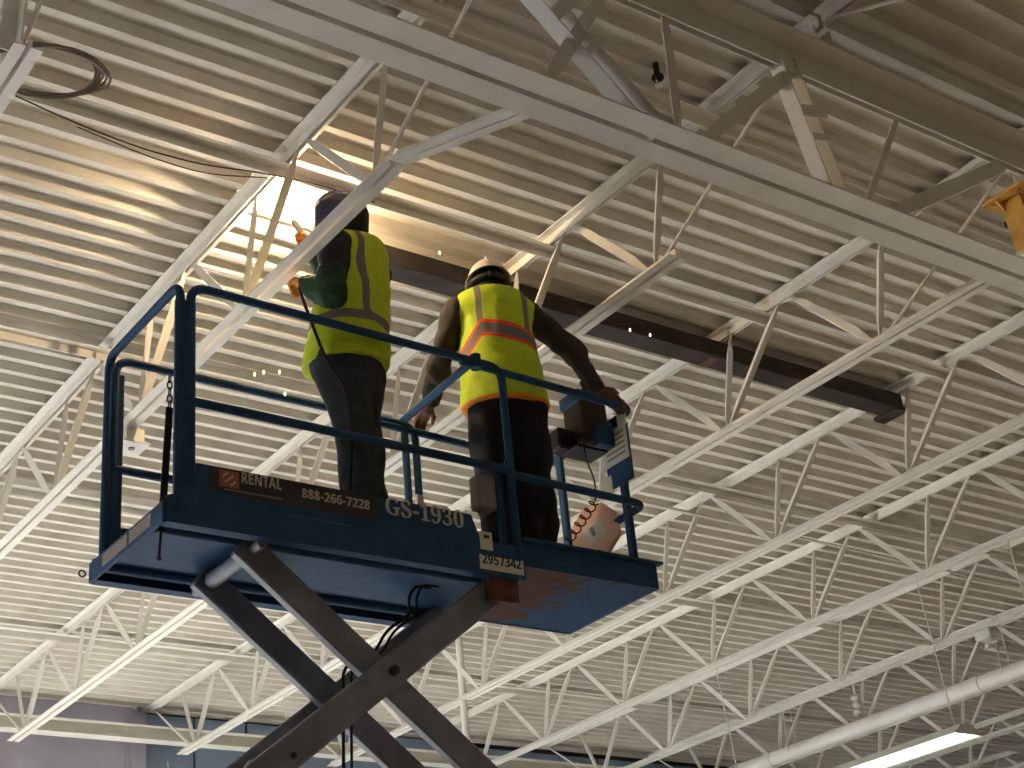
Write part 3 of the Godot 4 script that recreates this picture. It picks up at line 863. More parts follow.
func nets(prims: Array, cell: float, k: float, cuts := [], holes := [], rough := 0.0, freq := 9.0) -> MB:
	var lo := Vector3.INF; var hi := -Vector3.INF
	for p in prims:
		var r: float = maxf(p.ra, p.rb) + k * 0.5 + cell * 2.0
		lo = lo.min(p.a.min(p.b) - Vector3.ONE * r); hi = hi.max(p.a.max(p.b) + Vector3.ONE * r)
	var nx := int((hi.x - lo.x) / cell) + 2; var ny := int((hi.y - lo.y) / cell) + 2; var nz := int((hi.z - lo.z) / cell) + 2
	var sx := ny * nz
	var f := PackedFloat32Array()
	f.resize(nx * ny * nz)
	f.fill(1.0)
	for p in prims:
		var a: Vector3 = p.a; var ba: Vector3 = p.b - p.a
		var ra: float = p.ra; var dr: float = p.rb - p.ra
		var fl: Vector3 = p.n; var fs: float = p.s - 1.0
		var bb := maxf(ba.length_squared(), 1e-9)
		var r: float = maxf(p.ra, p.rb) + k + cell * 2.0
		var l: Vector3 = (p.a.min(p.b) - Vector3.ONE * r - lo) / cell; var h: Vector3 = (p.a.max(p.b) + Vector3.ONE * r - lo) / cell
		for x in range(maxi(0, int(l.x)), mini(nx, int(h.x) + 1)):
			for y in range(maxi(0, int(l.y)), mini(ny, int(h.y) + 1)):
				var row := x * sx + y * nz
				var q0 := lo + Vector3(x, y, 0) * cell - a
				for z in range(maxi(0, int(l.z)), mini(nz, int(h.z) + 1)):
					var q := Vector3(q0.x, q0.y, q0.z + z * cell)
					if fs != 0.0: q += fl * (fs * q.dot(fl))
					var t := clampf(q.dot(ba) / bb, 0.0, 1.0)
					var d := (q - ba * t).length() - ra - dr * t
					var o := f[row + z]
					var hh := k - absf(d - o)
					f[row + z] = minf(d, o) - (hh * hh / (4.0 * k) if hh > 0.0 else 0.0)
	var noise := FastNoiseLite.new()
	noise.seed = 4; noise.frequency = freq; noise.fractal_octaves = 2
	for x in nx:
		for y in ny:
			for z in nz:
				var q := x * sx + y * nz + z
				if absf(f[q]) > cell * 3.0 and (cuts.is_empty() and holes.is_empty() or f[q] > 0.0): continue
				var p := lo + Vector3(x, y, z) * cell
				if rough > 0.0: f[q] += noise.get_noise_3d(p.x, p.y * 0.7, p.z) * rough
				for c in cuts: f[q] = maxf(f[q], (p - c.p).dot(c.n))
				for c in holes:
					var ba: Vector3 = c.b - c.a
					var t := clampf((p - c.a).dot(ba) / ba.length_squared(), 0.0, 1.0)
					f[q] = maxf(f[q], c.r - (p - c.a - ba * t).length())
	var id := PackedInt32Array()
	id.resize(nx * ny * nz)
	id.fill(-1)
	var m := MB.new()
	var off := [0, sx, nz, sx + nz, 1, sx + 1, nz + 1, sx + nz + 1]
	var at8 := [Vector3(0, 0, 0), Vector3(1, 0, 0), Vector3(0, 1, 0), Vector3(1, 1, 0), Vector3(0, 0, 1), Vector3(1, 0, 1), Vector3(0, 1, 1), Vector3(1, 1, 1)]
	var edges := [[0, 1], [2, 3], [4, 5], [6, 7], [0, 2], [1, 3], [4, 6], [5, 7], [0, 4], [1, 5], [2, 6], [3, 7]]
	for x in nx - 1:
		for y in ny - 1:
			for z in nz - 1:
				var q := x * sx + y * nz + z
				var f0 := f[q]
				if absf(f0) > cell * 4.0: continue
				var neg := 0
				for e in 8:
					if f[q + off[e]] < 0.0: neg += 1
				if neg == 0 or neg == 8: continue
				var sum := Vector3.ZERO; var cnt := 0
				for e in edges:
					var va := f[q + off[e[0]]]; var vb := f[q + off[e[1]]]
					if (va < 0.0) != (vb < 0.0):
						sum += at8[e[0]].lerp(at8[e[1]], va / (va - vb)); cnt += 1
				var g := Vector3(f[q + sx] - f0, f[q + nz] - f0, f[q + 1] - f0) + Vector3(f[q + off[7]] - f[q + off[6]] + 0.0, 0, 0) * 0.0
				g += Vector3(f[q + off[7]] - f[q + off[6]], 0, 0) * 0.0
				g = Vector3(f[q + off[1]] + f[q + off[3]] + f[q + off[5]] + f[q + off[7]] - f[q] - f[q + off[2]] - f[q + off[4]] - f[q + off[6]],
					f[q + off[2]] + f[q + off[3]] + f[q + off[6]] + f[q + off[7]] - f[q] - f[q + off[1]] - f[q + off[4]] - f[q + off[5]],
					f[q + off[4]] + f[q + off[5]] + f[q + off[6]] + f[q + off[7]] - f[q] - f[q + off[1]] - f[q + off[2]] - f[q + off[3]])
				id[q] = m.vert(lo + (Vector3(x, y, z) + sum / cnt) * cell, g.normalized())
	for x in range(1, nx - 1):
		for y in range(1, ny - 1):
			for z in range(1, nz - 1):
				var q := x * sx + y * nz + z
				var f0 := f[q]
				if absf(f0) > cell * 4.0: continue
				var ins := f0 < 0.0
				for e in 3:
					var st: int = [sx, nz, 1][e]
					if ins == (f[q + st] < 0.0): continue
					var u1: int = [nz, sx, sx][e]; var u2: int = [1, 1, nz][e]
					var i0 := id[q]; var i1 := id[q - u1]; var i2 := id[q - u1 - u2]; var i3 := id[q - u2]
					if i0 < 0 or i1 < 0 or i2 < 0 or i3 < 0: continue
					m.tri3(i0, i1, i2); m.tri3(i0, i2, i3)
	return m

# hand: wrist, direction to the knuckles, direction the palm faces, thumb side; curl in radians per joint
func hand_prims(w: Vector3, d: Vector3, pn: Vector3, side: Vector3, curl: float) -> Array:
	var out := []
	var kn := w + d * 0.085
	for q in [-0.028, -0.009, 0.010, 0.028]:
		out.append(cap(w + side * q * 0.6 + d * 0.012, kn + side * q, 0.014, 0.012))
	var lens := [0.9, 1.05, 1.0, 0.8]
	var pos := [0.029, 0.010, -0.009, -0.027]
	for f in 4:
		var p: Vector3 = kn + side * pos[f]
		var an := curl * 0.6
		for s in 3:
			var dir := d * cos(an) + pn * sin(an)
			var q: Vector3 = p + dir * [0.036, 0.026, 0.021][s] * lens[f]
			out.append(cap(p, q, 0.0098 - s * 0.0008, 0.0090 - s * 0.0008))
			p = q
			an += curl
	var t0 := w + d * 0.022 + side * 0.028
	var t1 := t0 + (d * 0.6 + side * 0.65 + pn * 0.45).normalized() * 0.040
	var t2 := t1 + (d * 0.75 + side * 0.1 + pn * 0.7).normalized() * 0.030
	out.append(cap(t0, t1, 0.0125, 0.0105)); out.append(cap(t1, t2, 0.0105, 0.009))
	return out

func vest_texture(kind: int) -> ImageTexture:
	# printed on the cloth: lime mesh, grey reflective bands, orange borders; u runs across the back, v from the hem up
	var im := Image.create(512, 512, false, Image.FORMAT_RGB8)
	var lime := Color(0.80, 0.88, 0.12); var grey := Color(0.47, 0.43, 0.40); var red := Color(0.97, 0.28, 0.10)
	var nz := FastNoiseLite.new(); nz.seed = 8; nz.frequency = 0.02
	for y in 512:
		for x in 512:
			var u := x / 511.0; var v := 1.0 - y / 511.0
			var c := lime.darkened(0.06 + 0.06 * nz.get_noise_2d(x, y))
			if kind == 1:      # orange-bordered bands
				var yb := 0.62 - 1.1 * maxf(0.0, 0.25 - u) - 0.14 * maxf(0.0, u - 0.25)
				var dv := absf(v - yb)
				var du := minf(absf(u - 0.25), absf(u - 0.75))
				if du < 0.030 and v > yb: c = grey
				if dv < 0.080: c = red
				if dv < 0.048: c = grey
				if u < 0.012 or u > 0.988: c = red
				if v < 0.012: c = Color(0.95, 0.55, 0.12)
			else:
				var du := minf(absf(u - 0.27), absf(u - 0.73))
				var dv := absf(v - 0.27)
				if du < 0.038 and v > 0.27: c = grey
				if dv < 0.038: c = grey
			im.set_pixel(x, y, c)
	return ImageTexture.create_from_image(im)

func person_frame(f: Vector3) -> Basis:
	var r := f.cross(Vector3.UP).normalized()
	return Basis(r, Vector3.UP, -f)

func vest(called: String, P: Node, chest: Array, cell: float, f: Vector3, cuts: Array, holes: Array, kind: int, y0: float, y1: float, halfw: float, mid: Vector3, k := 0.05) -> void:
	var m := nets(chest, cell, k, cuts, holes, 0.010, 7.0)
	var r := f.cross(Vector3.UP).normalized()
	for q in m.v.size():
		var p := m.v[q] - mid
		m.u[q] = Vector2(0.5 + p.dot(r) / (2.0 * halfw), 1.0 - clampf((m.v[q].y - EYE - y0) / (y1 - y0), 0.0, 1.0))
	var mt := StandardMaterial3D.new()
	mt.albedo_texture = vest_texture(kind); mt.roughness = 0.75
	mt.texture_repeat = false
	part(called, m, mt, P)

func welder() -> void:
	var f := Vector3(-0.50, 0, -0.866).normalized()
	var r := f.cross(Vector3.UP).normalized()
	var P := thing("person", "welder in dark hood, lime safety vest and green sleeve, arms raised to the arc", "person", V(3.26, 2.425, -5.34))
	var pel := V(3.250, 3.33, -5.33); var chest := V(3.285, 3.68, -5.325); var neck := V(3.315, 3.945, -5.325); var head := V(3.275, 4.085, -5.345)
	var sl := neck - r * 0.185 + Vector3(0, -0.055, 0) - Vector3(0, 0, -0.0); var sr := neck + r * 0.185 + Vector3(0, -0.045, 0)
	var el := V(3.11, 3.61, -5.21); var wl := V(3.085, 3.735, -5.37)
	var er := sr + r * 0.06 + f * 0.20 + Vector3(0, -0.13, 0); var wr := V(3.235, 4.06, -5.56)
	var hl := pel - r * 0.09 + Vector3(0, -0.02, 0); var hr := pel + r * 0.09 + Vector3(0, -0.02, 0)
	var kl := V(3.245, 2.93, -5.27); var kr := V(3.355, 2.93, -5.40)
	var al := V(3.235, 2.52, -5.25); var ar := V(3.375, 2.52, -5.40)
	# body: head, neck and hands over a continuous inner figure
	var prims := [cap(head + Vector3(0, 0.04, 0), head - Vector3(0, 0.05, 0) + f * 0.02, 0.085, 0.065), cap(head - Vector3(0, 0.06, 0) - f * 0.02, neck, 0.055, 0.06),
		cap(neck, pel, 0.10, 0.12, f, 1.2), cap(sl, el, 0.04, 0.036), cap(el, wl, 0.036, 0.028), cap(sr, er, 0.04, 0.036), cap(er, wr, 0.036, 0.028), cap(neck, sl, 0.05, 0.045), cap(neck, sr, 0.05, 0.045),
		cap(hl, kl, 0.07, 0.05), cap(kl, al, 0.05, 0.035), cap(hr, kr, 0.07, 0.05), cap(kr, ar, 0.05, 0.035)]
	var body := nets(prims, 0.014, 0.03)
	part("body", body, M.skin, P)
	# trousers
	prims = [cap(pel + Vector3(0, 0.10, 0), pel, 0.160, 0.172, f, 1.12), cap(hl, kl, 0.112, 0.082), cap(kl, al, 0.085, 0.078), cap(hr, kr, 0.108, 0.082), cap(kr, ar, 0.085, 0.078)]
	part("trousers", nets(prims, 0.012, 0.04, [{"p": V(0, 3.50, 0), "n": Vector3.UP}, {"p": V(0, 2.49, 0), "n": Vector3.DOWN}], [], 0.022, 5.0), M.pants, P)
	# jacket: torso and sleeves
	prims = [cap(neck - Vector3(0, 0.06, 0), pel + Vector3(0, 0.10, 0), 0.135, 0.150, f, 1.3), cap(neck - Vector3(0, 0.045, 0), sl, 0.075, 0.070), cap(neck - Vector3(0, 0.045, 0), sr, 0.075, 0.070),
		cap(sl, sl.lerp(el, 0.97), 0.072, 0.058), cap(sr, er, 0.070, 0.058)]
	part("jacket", nets(prims, 0.012, 0.035, [], [], 0.016, 8.0), M.jacket, P)
	prims = [cap(sl.lerp(el, 0.62), el, 0.066, 0.066), cap(el, wl.lerp(el, 0.05), 0.066, 0.050)]
	part("welding_sleeve", nets(prims, 0.010, 0.03, [], [], 0.018, 10.0), M.green, P, "green welding sleeve")
	prims = [cap(er, wr, 0.060, 0.050)]
	part("welding_sleeve", nets(prims, 0.012, 0.03, [], [], 0.016, 10.0), M.green, P, "green welding sleeve")
	# gloves
	var dl := (wl - el).normalized()
	part("glove", nets(hand_prims(wl - dl * 0.01, (dl + f * 0.2).normalized(), Vector3(0.2, -0.6, -0.3).normalized(), r, 0.7).map(func(q): q.ra *= 1.25; q.rb *= 1.25; return q), 0.005, 0.010), M.glove, P, "orange leather glove")
	var dr := (ARC_AT + Vector3(0, EYE, 0) - wr).normalized()
	part("glove", nets(hand_prims(wr, (dr + Vector3(0, -0.3, 0)).normalized(), -r, Vector3.UP, 0.8).map(func(q): q.ra *= 1.25; q.rb *= 1.25; return q), 0.005, 0.010), M.glove, P, "orange leather glove")
	# vest
	prims = [cap(neck - Vector3(0, 0.055, 0), pel + Vector3(0, -0.06, 0) + f * 0.02, 0.168, 0.212, f, 1.10), cap(neck - Vector3(0, 0.05, 0), sl + r * 0.05, 0.088, 0.085), cap(neck - Vector3(0, 0.05, 0), sr - r * 0.05, 0.088, 0.085)]
	vest("safety_vest", P, prims, 0.010, f, [{"p": V(3.28, 3.325, -5.33), "n": (Vector3.DOWN + r * 0.10).normalized()}, {"p": neck + Vector3(0, 0.035, 0), "n": Vector3.UP}],
		[{"a": sl - r * 0.05 - Vector3(0, 0.09, 0), "b": sl - r * 0.05 + Vector3(0, 0.06, 0), "r": 0.075}, {"a": sr + r * 0.05 - Vector3(0, 0.09, 0), "b": sr + r * 0.05 + Vector3(0, 0.06, 0), "r": 0.075}], 0, 3.345, 3.96, 0.23, chest)
	# boots
	for q in [[al, 1.0], [ar, 1.0]]:
		var a: Vector3 = q[0]
		part("boot", nets([cap(a, a - Vector3(0, 0.045, 0), 0.055, 0.055), cap(a - Vector3(0, 0.05, 0) - f * 0.03, a - Vector3(0, 0.055, 0) + f * 0.15, 0.045, 0.042)], 0.010, 0.03, [{"p": V(0, 2.427, 0), "n": Vector3.DOWN}]), M.boot, P)
	# hood: a shell that juts forward over the face, with a window; cloth cap behind
	var up := (Vector3.UP + f * -0.25).normalized()
	var hf := (f + Vector3(0, 0.45, 0)).normalized()
	var hc := head + Vector3(0, 0.01, 0)
	var hood := nets([cap(hc + hf * 0.035 + Vector3(0, 0.055, 0), hc + hf * 0.075 - Vector3(0, 0.10, 0), 0.118, 0.085), cap(hc - hf * 0.02 + Vector3(0, 0.06, 0), hc + Vector3(0, 0.05, 0), 0.108, 0.10)], 0.008, 0.02,
		[{"p": hc - hf * 0.045, "n": -hf}])
	var hd := part("welding_hood", hood, M.hood, P, "glossy dark welding hood")
	var b := MB.new(); b.box(Transform3D(frame_to(Vector3.ZERO, hf).basis, hc + hf * 0.128 - Vector3(0, 0.0, 0)), Vector3(0.09, 0.07, 0.03), 0.006); part("hood_window", b, M.black, hd)
	part("cap", nets([cap(hc - hf * 0.03 + Vector3(0, 0.05, 0), hc - hf * 0.035 - Vector3(0, 0.03, 0), 0.095, 0.085)], 0.008, 0.02, [{"p": hc + hf * 0.0, "n": hf}, ]), M.hair, P, "black cap and hair")
	# torch in the hand, reaching for the joint
	var T := thing("welding_torch", "welding torch in the welder's raised hand at the arc", "torch", wr + dr * 0.06)
	var tip := ARC_AT + Vector3(0, EYE, 0) - dr * 0.012
	b = MB.new(); b.tube(rounded([wr - dr * 0.03 - Vector3(0, 0.02, 0), wr + dr * 0.10, tip - dr * 0.05], 0.05), 0.014, 10); part("handle", b, M.black, T)
	b = MB.new(); b.tube(PackedVector3Array([tip - dr * 0.055, tip - dr * 0.006]), 0.009, 10); part("nozzle", b, M.dark_steel, T)
	# lead hanging down past the welder's side
	b = MB.new(); b.tube(rounded([V(3.035, 3.70, -5.36), V(2.985, 3.60, -5.26), V(2.985, 3.42, -5.18), V(3.02, 3.22, -5.13), V(3.10, 3.08, -5.10), V(3.15, 2.95, -5.145), V(3.13, 2.60, -5.17), V(3.05, 2.44, -5.20)], 0.10), 0.0075, 8)
	single("welding_cable", b, M.rubber, "black welding cable hanging beside the welder's hip", "cable")
	# the arc
	var A := thing("welding_arc", "blinding white welding arc at the joist beside the welder's hood", "welding arc", ARC_AT + Vector3(0, EYE, 0))
	b = MB.new(); b.sphere(Vector3.ZERO, Vector3.ONE * 0.016, 12, 8)
	placed("arc_flame", b.mesh(), M.arc, A, Transform3D())
	var o := OmniLight3D.new(); o.name = "arc_light"; o.light_color = Color(1.0, 0.86, 0.68); o.light_energy = ARC_POWER; o.light_size = 0.016; o.omni_range = 40.0; o.omni_attenuation = 2.0; o.shadow_enabled = true
	A.add_child(o)

const ARC_POWER := 2.0

func operator() -> void:
	var f := Vector3(0.40, 0, -0.917).normalized()
	var r := f.cross(Vector3.UP).normalized()
	var P := thing("person", "man in white hard hat and orange-banded lime vest, back turned, hands on the rails", "person", V(4.14, 2.447, -5.36))
	var pel := V(4.135, 3.335, -5.36); var chest := V(4.135, 3.665, -5.36); var neck := V(4.115, 3.915, -5.365); var head := V(4.115, 4.01, -5.385)
	var sl := neck - r * 0.185 + Vector3(0, -0.06, 0); var sr := neck + r * 0.185 + Vector3(0, -0.07, 0)
	var el := V(3.895, 3.575, -5.555); var wl := V(3.965, 3.47, -5.77)
	var er := V(4.46, 3.63, -5.20); var wr := V(4.565, 3.42, -5.16)
	var hl := pel - r * 0.09; var hr := pel + r * 0.09
	var kl := hl + Vector3(0.02, -0.42, -0.01) + f * 0.03; var kr := hr + Vector3(0.02, -0.42, 0.0) + f * 0.02
	var al := V(4.06, 2.55, -5.40); var ar := V(4.22, 2.55, -5.33)
	var prims := [cap(head + Vector3(0, 0.03, 0), head - Vector3(0, 0.045, 0) + f * 0.025, 0.084, 0.062), cap(head - Vector3(0, 0.05, 0) - f * 0.025, neck, 0.054, 0.06), cap(head + f * 0.085 - Vector3(0, 0.02, 0), head + f * 0.10 - Vector3(0, 0.035, 0), 0.012, 0.014),
		cap(head - r * 0.08, head - r * 0.085 - Vector3(0, 0.03, 0), 0.016, 0.012), cap(head + r * 0.08, head + r * 0.085 - Vector3(0, 0.03, 0), 0.016, 0.012),
		cap(neck, pel, 0.10, 0.12, f, 1.2), cap(sl, el, 0.04, 0.036), cap(el, wl, 0.036, 0.029), cap(sr, er, 0.04, 0.036), cap(er, wr, 0.036, 0.029), cap(neck, sl, 0.05, 0.045), cap(neck, sr, 0.05, 0.045),
		cap(hl, kl, 0.07, 0.05), cap(kl, al, 0.05, 0.035), cap(hr, kr, 0.07, 0.05), cap(kr, ar, 0.05, 0.035)]
	var body := nets(prims, 0.012, 0.03)
	var dl := (wl - el).normalized()
	body.add(nets(hand_prims(wl - dl * 0.02, (dl * 0.6 + Vector3(0, -0.1, -0.8)).normalized(), Vector3(0, -1, -0.2).normalized(), Vector3(1, 0, 0), 0.75), 0.004, 0.008))
	var dr := (wr - er).normalized()
	body.add(nets(hand_prims(wr - dr * 0.01, (dr * 0.5 + Vector3(0.55, -0.2, 0.15)).normalized(), Vector3(0, -0.85, 0.5).normalized(), Vector3(0, 0.4, 0.9).normalized(), 0.75), 0.004, 0.008))
	part("body", body, M.skin, P)
	part("hair", nets([cap(head + Vector3(0, 0.02, 0) - f * 0.015, head - Vector3(0, 0.035, 0) - f * 0.035, 0.088, 0.066)], 0.008, 0.02, [{"p": head + f * 0.02, "n": f}]), M.hair, P)
	prims = [cap(pel + Vector3(0, 0.10, 0), pel, 0.150, 0.158, f, 1.25), cap(hl, kl, 0.108, 0.088), cap(kl, al, 0.09, 0.085), cap(hr, kr, 0.112, 0.088), cap(kr, ar, 0.09, 0.085)]
	part("trousers", nets(prims, 0.012, 0.035, [{"p": V(0, 3.52, 0), "n": Vector3.UP}, {"p": V(0, 2.50, 0), "n": Vector3.DOWN}], [], 0.022, 5.0), M.pants_dark, P)
	prims = [cap(neck - Vector3(0, 0.06, 0), pel + Vector3(0, 0.10, 0), 0.135, 0.150, f, 1.3), cap(neck - Vector3(0, 0.05, 0), sl, 0.070, 0.064), cap(neck - Vector3(0, 0.05, 0), sr, 0.070, 0.064),
		cap(sl, el, 0.066, 0.055), cap(el, el.lerp(wl, 0.75), 0.055, 0.042), cap(sr, er, 0.066, 0.055), cap(er, er.lerp(wr, 0.85), 0.055, 0.042)]
	part("shirt", nets(prims, 0.011, 0.035, [], [], 0.016, 9.0), M.shirt, P)
	prims = [cap(neck - Vector3(0, 0.055, 0), pel + Vector3(0, -0.10, 0), 0.172, 0.222, f, 1.25), cap(neck - Vector3(0, 0.05, 0), sl + r * 0.05, 0.088, 0.082), cap(neck - Vector3(0, 0.05, 0), sr - r * 0.05, 0.088, 0.082)]
	vest("safety_vest", P, prims, 0.010, f, [{"p": V(0, 3.32, 0), "n": Vector3.DOWN}, {"p": neck + Vector3(0, 0.035, 0), "n": Vector3.UP}],
		[{"a": sl - r * 0.055 - Vector3(0, 0.10, 0), "b": sl - r * 0.055 + Vector3(0, 0.06, 0), "r": 0.070}, {"a": sr + r * 0.055 - Vector3(0, 0.10, 0), "b": sr + r * 0.055 + Vector3(0, 0.06, 0), "r": 0.070}], 1, 3.32, 3.93, 0.235, chest)
	for a in [al, ar]:
		part("boot", nets([cap(a, a - Vector3(0, 0.05, 0), 0.058, 0.055), cap(a - Vector3(0, 0.055, 0) - f * 0.03, a - Vector3(0, 0.06, 0) + f * 0.15, 0.045, 0.042)], 0.010, 0.03, [{"p": V(0, 2.449, 0), "n": Vector3.DOWN}]), M.boot, P)
	# hard hat
	var tilt := Basis(r, -0.18)
	var hx := Transform3D(tilt * person_frame(f), head + Vector3(0, 0.035, 0))
	var b := MB.new()
	var prof := []
	for k in 9:
		var t := PI * 0.5 * k / 8
		prof.append(Vector2(0.108 * cos(t), 0.105 * sin(t)))
	prof.push_front(Vector2(0.116, -0.013)); prof.push_front(Vector2(0.124, -0.015))
	b.lathe(prof, hx * Transform3D(Basis.from_scale(Vector3(0.93, 1, 1.12)), Vector3.ZERO), 28)
	var visor := PackedVector2Array()
	for k in 13:
		var t := PI * k / 12
		visor.append(Vector2(cos(t) * 0.115, sin(t) * 0.055 + 0.095))
	b.prism(visor, hx * Transform3D(Basis(Vector3(1, 0, 0), Vector3(0, 0, -1), Vector3(0, 1, 0)), Vector3(0, -0.02, 0)), 0.006)
	b.box(hx * Transform3D(Basis(), Vector3(0, 0.100, 0)), Vector3(0.028, 0.014, 0.15), 0.007)
	part("hard_hat", b, M.hat, P, "white hard hat")
	b = MB.new()
	var band := PackedVector3Array()
	for k in 17:
		var t := lerpf(-2.0, 2.0, k / 16.0)
		band.append(hx * Vector3(sin(t) * 0.096, -0.040 - 0.012 * cos(t), cos(t) * 0.108))
	b.tube(band, 0.013, 8)
	b.box(hx * Transform3D(Basis(), Vector3(0, -0.052, 0.112)), Vector3(0.045, 0.032, 0.02), 0.006)
	part("hat_strap", b, M.black, P, "black rear strap of the hard hat")

# ---------------------------------------------------------------- lamps and pipes
func pendant(x: float, z: float, y: float, label: String, power: float) -> void:
	var t := thing("pendant_lamp", label, "lamp", V(x, y, z), "linear pendant lamps")
	var len_ := 2.44
	var b := MB.new()
	b.prism(PackedVector2Array([Vector2(-0.15, 0.0), Vector2(-0.155, 0.0), Vector2(-0.06, 0.075), Vector2(0.06, 0.075), Vector2(0.155, 0.0), Vector2(0.15, 0.0), Vector2(0.055, 0.066), Vector2(-0.055, 0.066)]), Transform3D(Basis(), V(x, y, z - len_)), len_)
	part("housing", b, M.lamp_white, t)
	b = MB.new(); b.cube(V(x - 0.13, y + 0.004, z - len_ + 0.02), V(x + 0.13, y + 0.012, z - 0.02), 0.002); part("lens", b, M.lens, t)
	for zz in [z - 0.006, z - len_]:
		b = MB.new(); b.prism(PackedVector2Array([Vector2(-0.15, 0.002), Vector2(-0.055, 0.072), Vector2(0.055, 0.072), Vector2(0.15, 0.002)]), Transform3D(Basis(), V(x, y, zz)), 0.006); part("end_cap", b, M.lamp_white, t)
	for zz in [z - 0.10, z - len_ + 0.10]:
		b = MB.new(); b.tube(PackedVector3Array([V(x, y + 0.07, zz), V(x - 0.11, CHORD + 0.01, zz + 0.02)]), 0.0055, 6); part("hanger_wire", b, M.lamp_white, t)
	var l := AreaLight3D.new()
	l.name = "lamp_light"
	l.area_size = Vector2(0.26, len_ - 0.04)
	l.light_color = Color(1.0, 0.88, 0.70)
	l.light_energy = power
	l.area_range = 40.0; l.area_attenuation = 2.0
	l.shadow_enabled = true
	t.add_child(l)
	l.transform = Transform3D(Basis(Vector3(1, 0, 0), Vector3(0, 0, -1), Vector3(0, 1, 0)), Vector3(0, 0.0, -len_ * 0.5))

func fixtures() -> void:
	var y := 2.64
	pendant(9.34, -7.10, y, "lit linear pendant lamp at the bottom right edge of the picture", PENDANT)
	pendant(3.12, -11.2, y, "lit linear pendant lamp below the picture's lower left", PENDANT)
	pendant(6.23, -11.2, y, "lit linear pendant lamp below the picture's lower middle", PENDANT)
	pendant(-3.1, -11.2, y, "lit linear pendant lamp in the row left of the lift", PENDANT)
	pendant(9.34, -4.0, y, "lit linear pendant lamp to the right of the picture, beside the girder", PENDANT)
	pendant(9.34, 0.2, y, "lit linear pendant lamp to the right of the picture, nearer the camera", PENDANT)
	pendant(3.12, 2.6, y, "lit linear pendant lamp behind the camera", PENDANT)
	# thick pipe slung along the eighth joist
	var x := 12.20
	var t := thing("sprinkler_main", "thick white sprinkler pipe running across the lower right corner", "pipe", V(x, CHORD - 0.11, -8.7))
	var b := MB.new(); b.tube(PackedVector3Array([V(x, CHORD + 0.04, -3.75), V(x, CHORD + 0.04, -13.9)]), 0.075, 18); part("pipe", b, M.white, t)
	for z in [-6.2, -9.0, -11.8]:
		b = MB.new(); b.tube(PackedVector3Array([V(x, CHORD + 0.04, z), V(x, CHORD + 0.04, z - 0.10)]), 0.083, 18); part("coupling", b, M.white, t)
		b = MB.new()
		for d in [-0.08, 0.08]: b.tube(PackedVector3Array([V(x + d, CHORD + 0.04, z + 0.3), V(x + d * 0.5, DECK - 0.02, z + 0.3)]), 0.006, 6)
		part("hanger_rod", b, M.white, t)

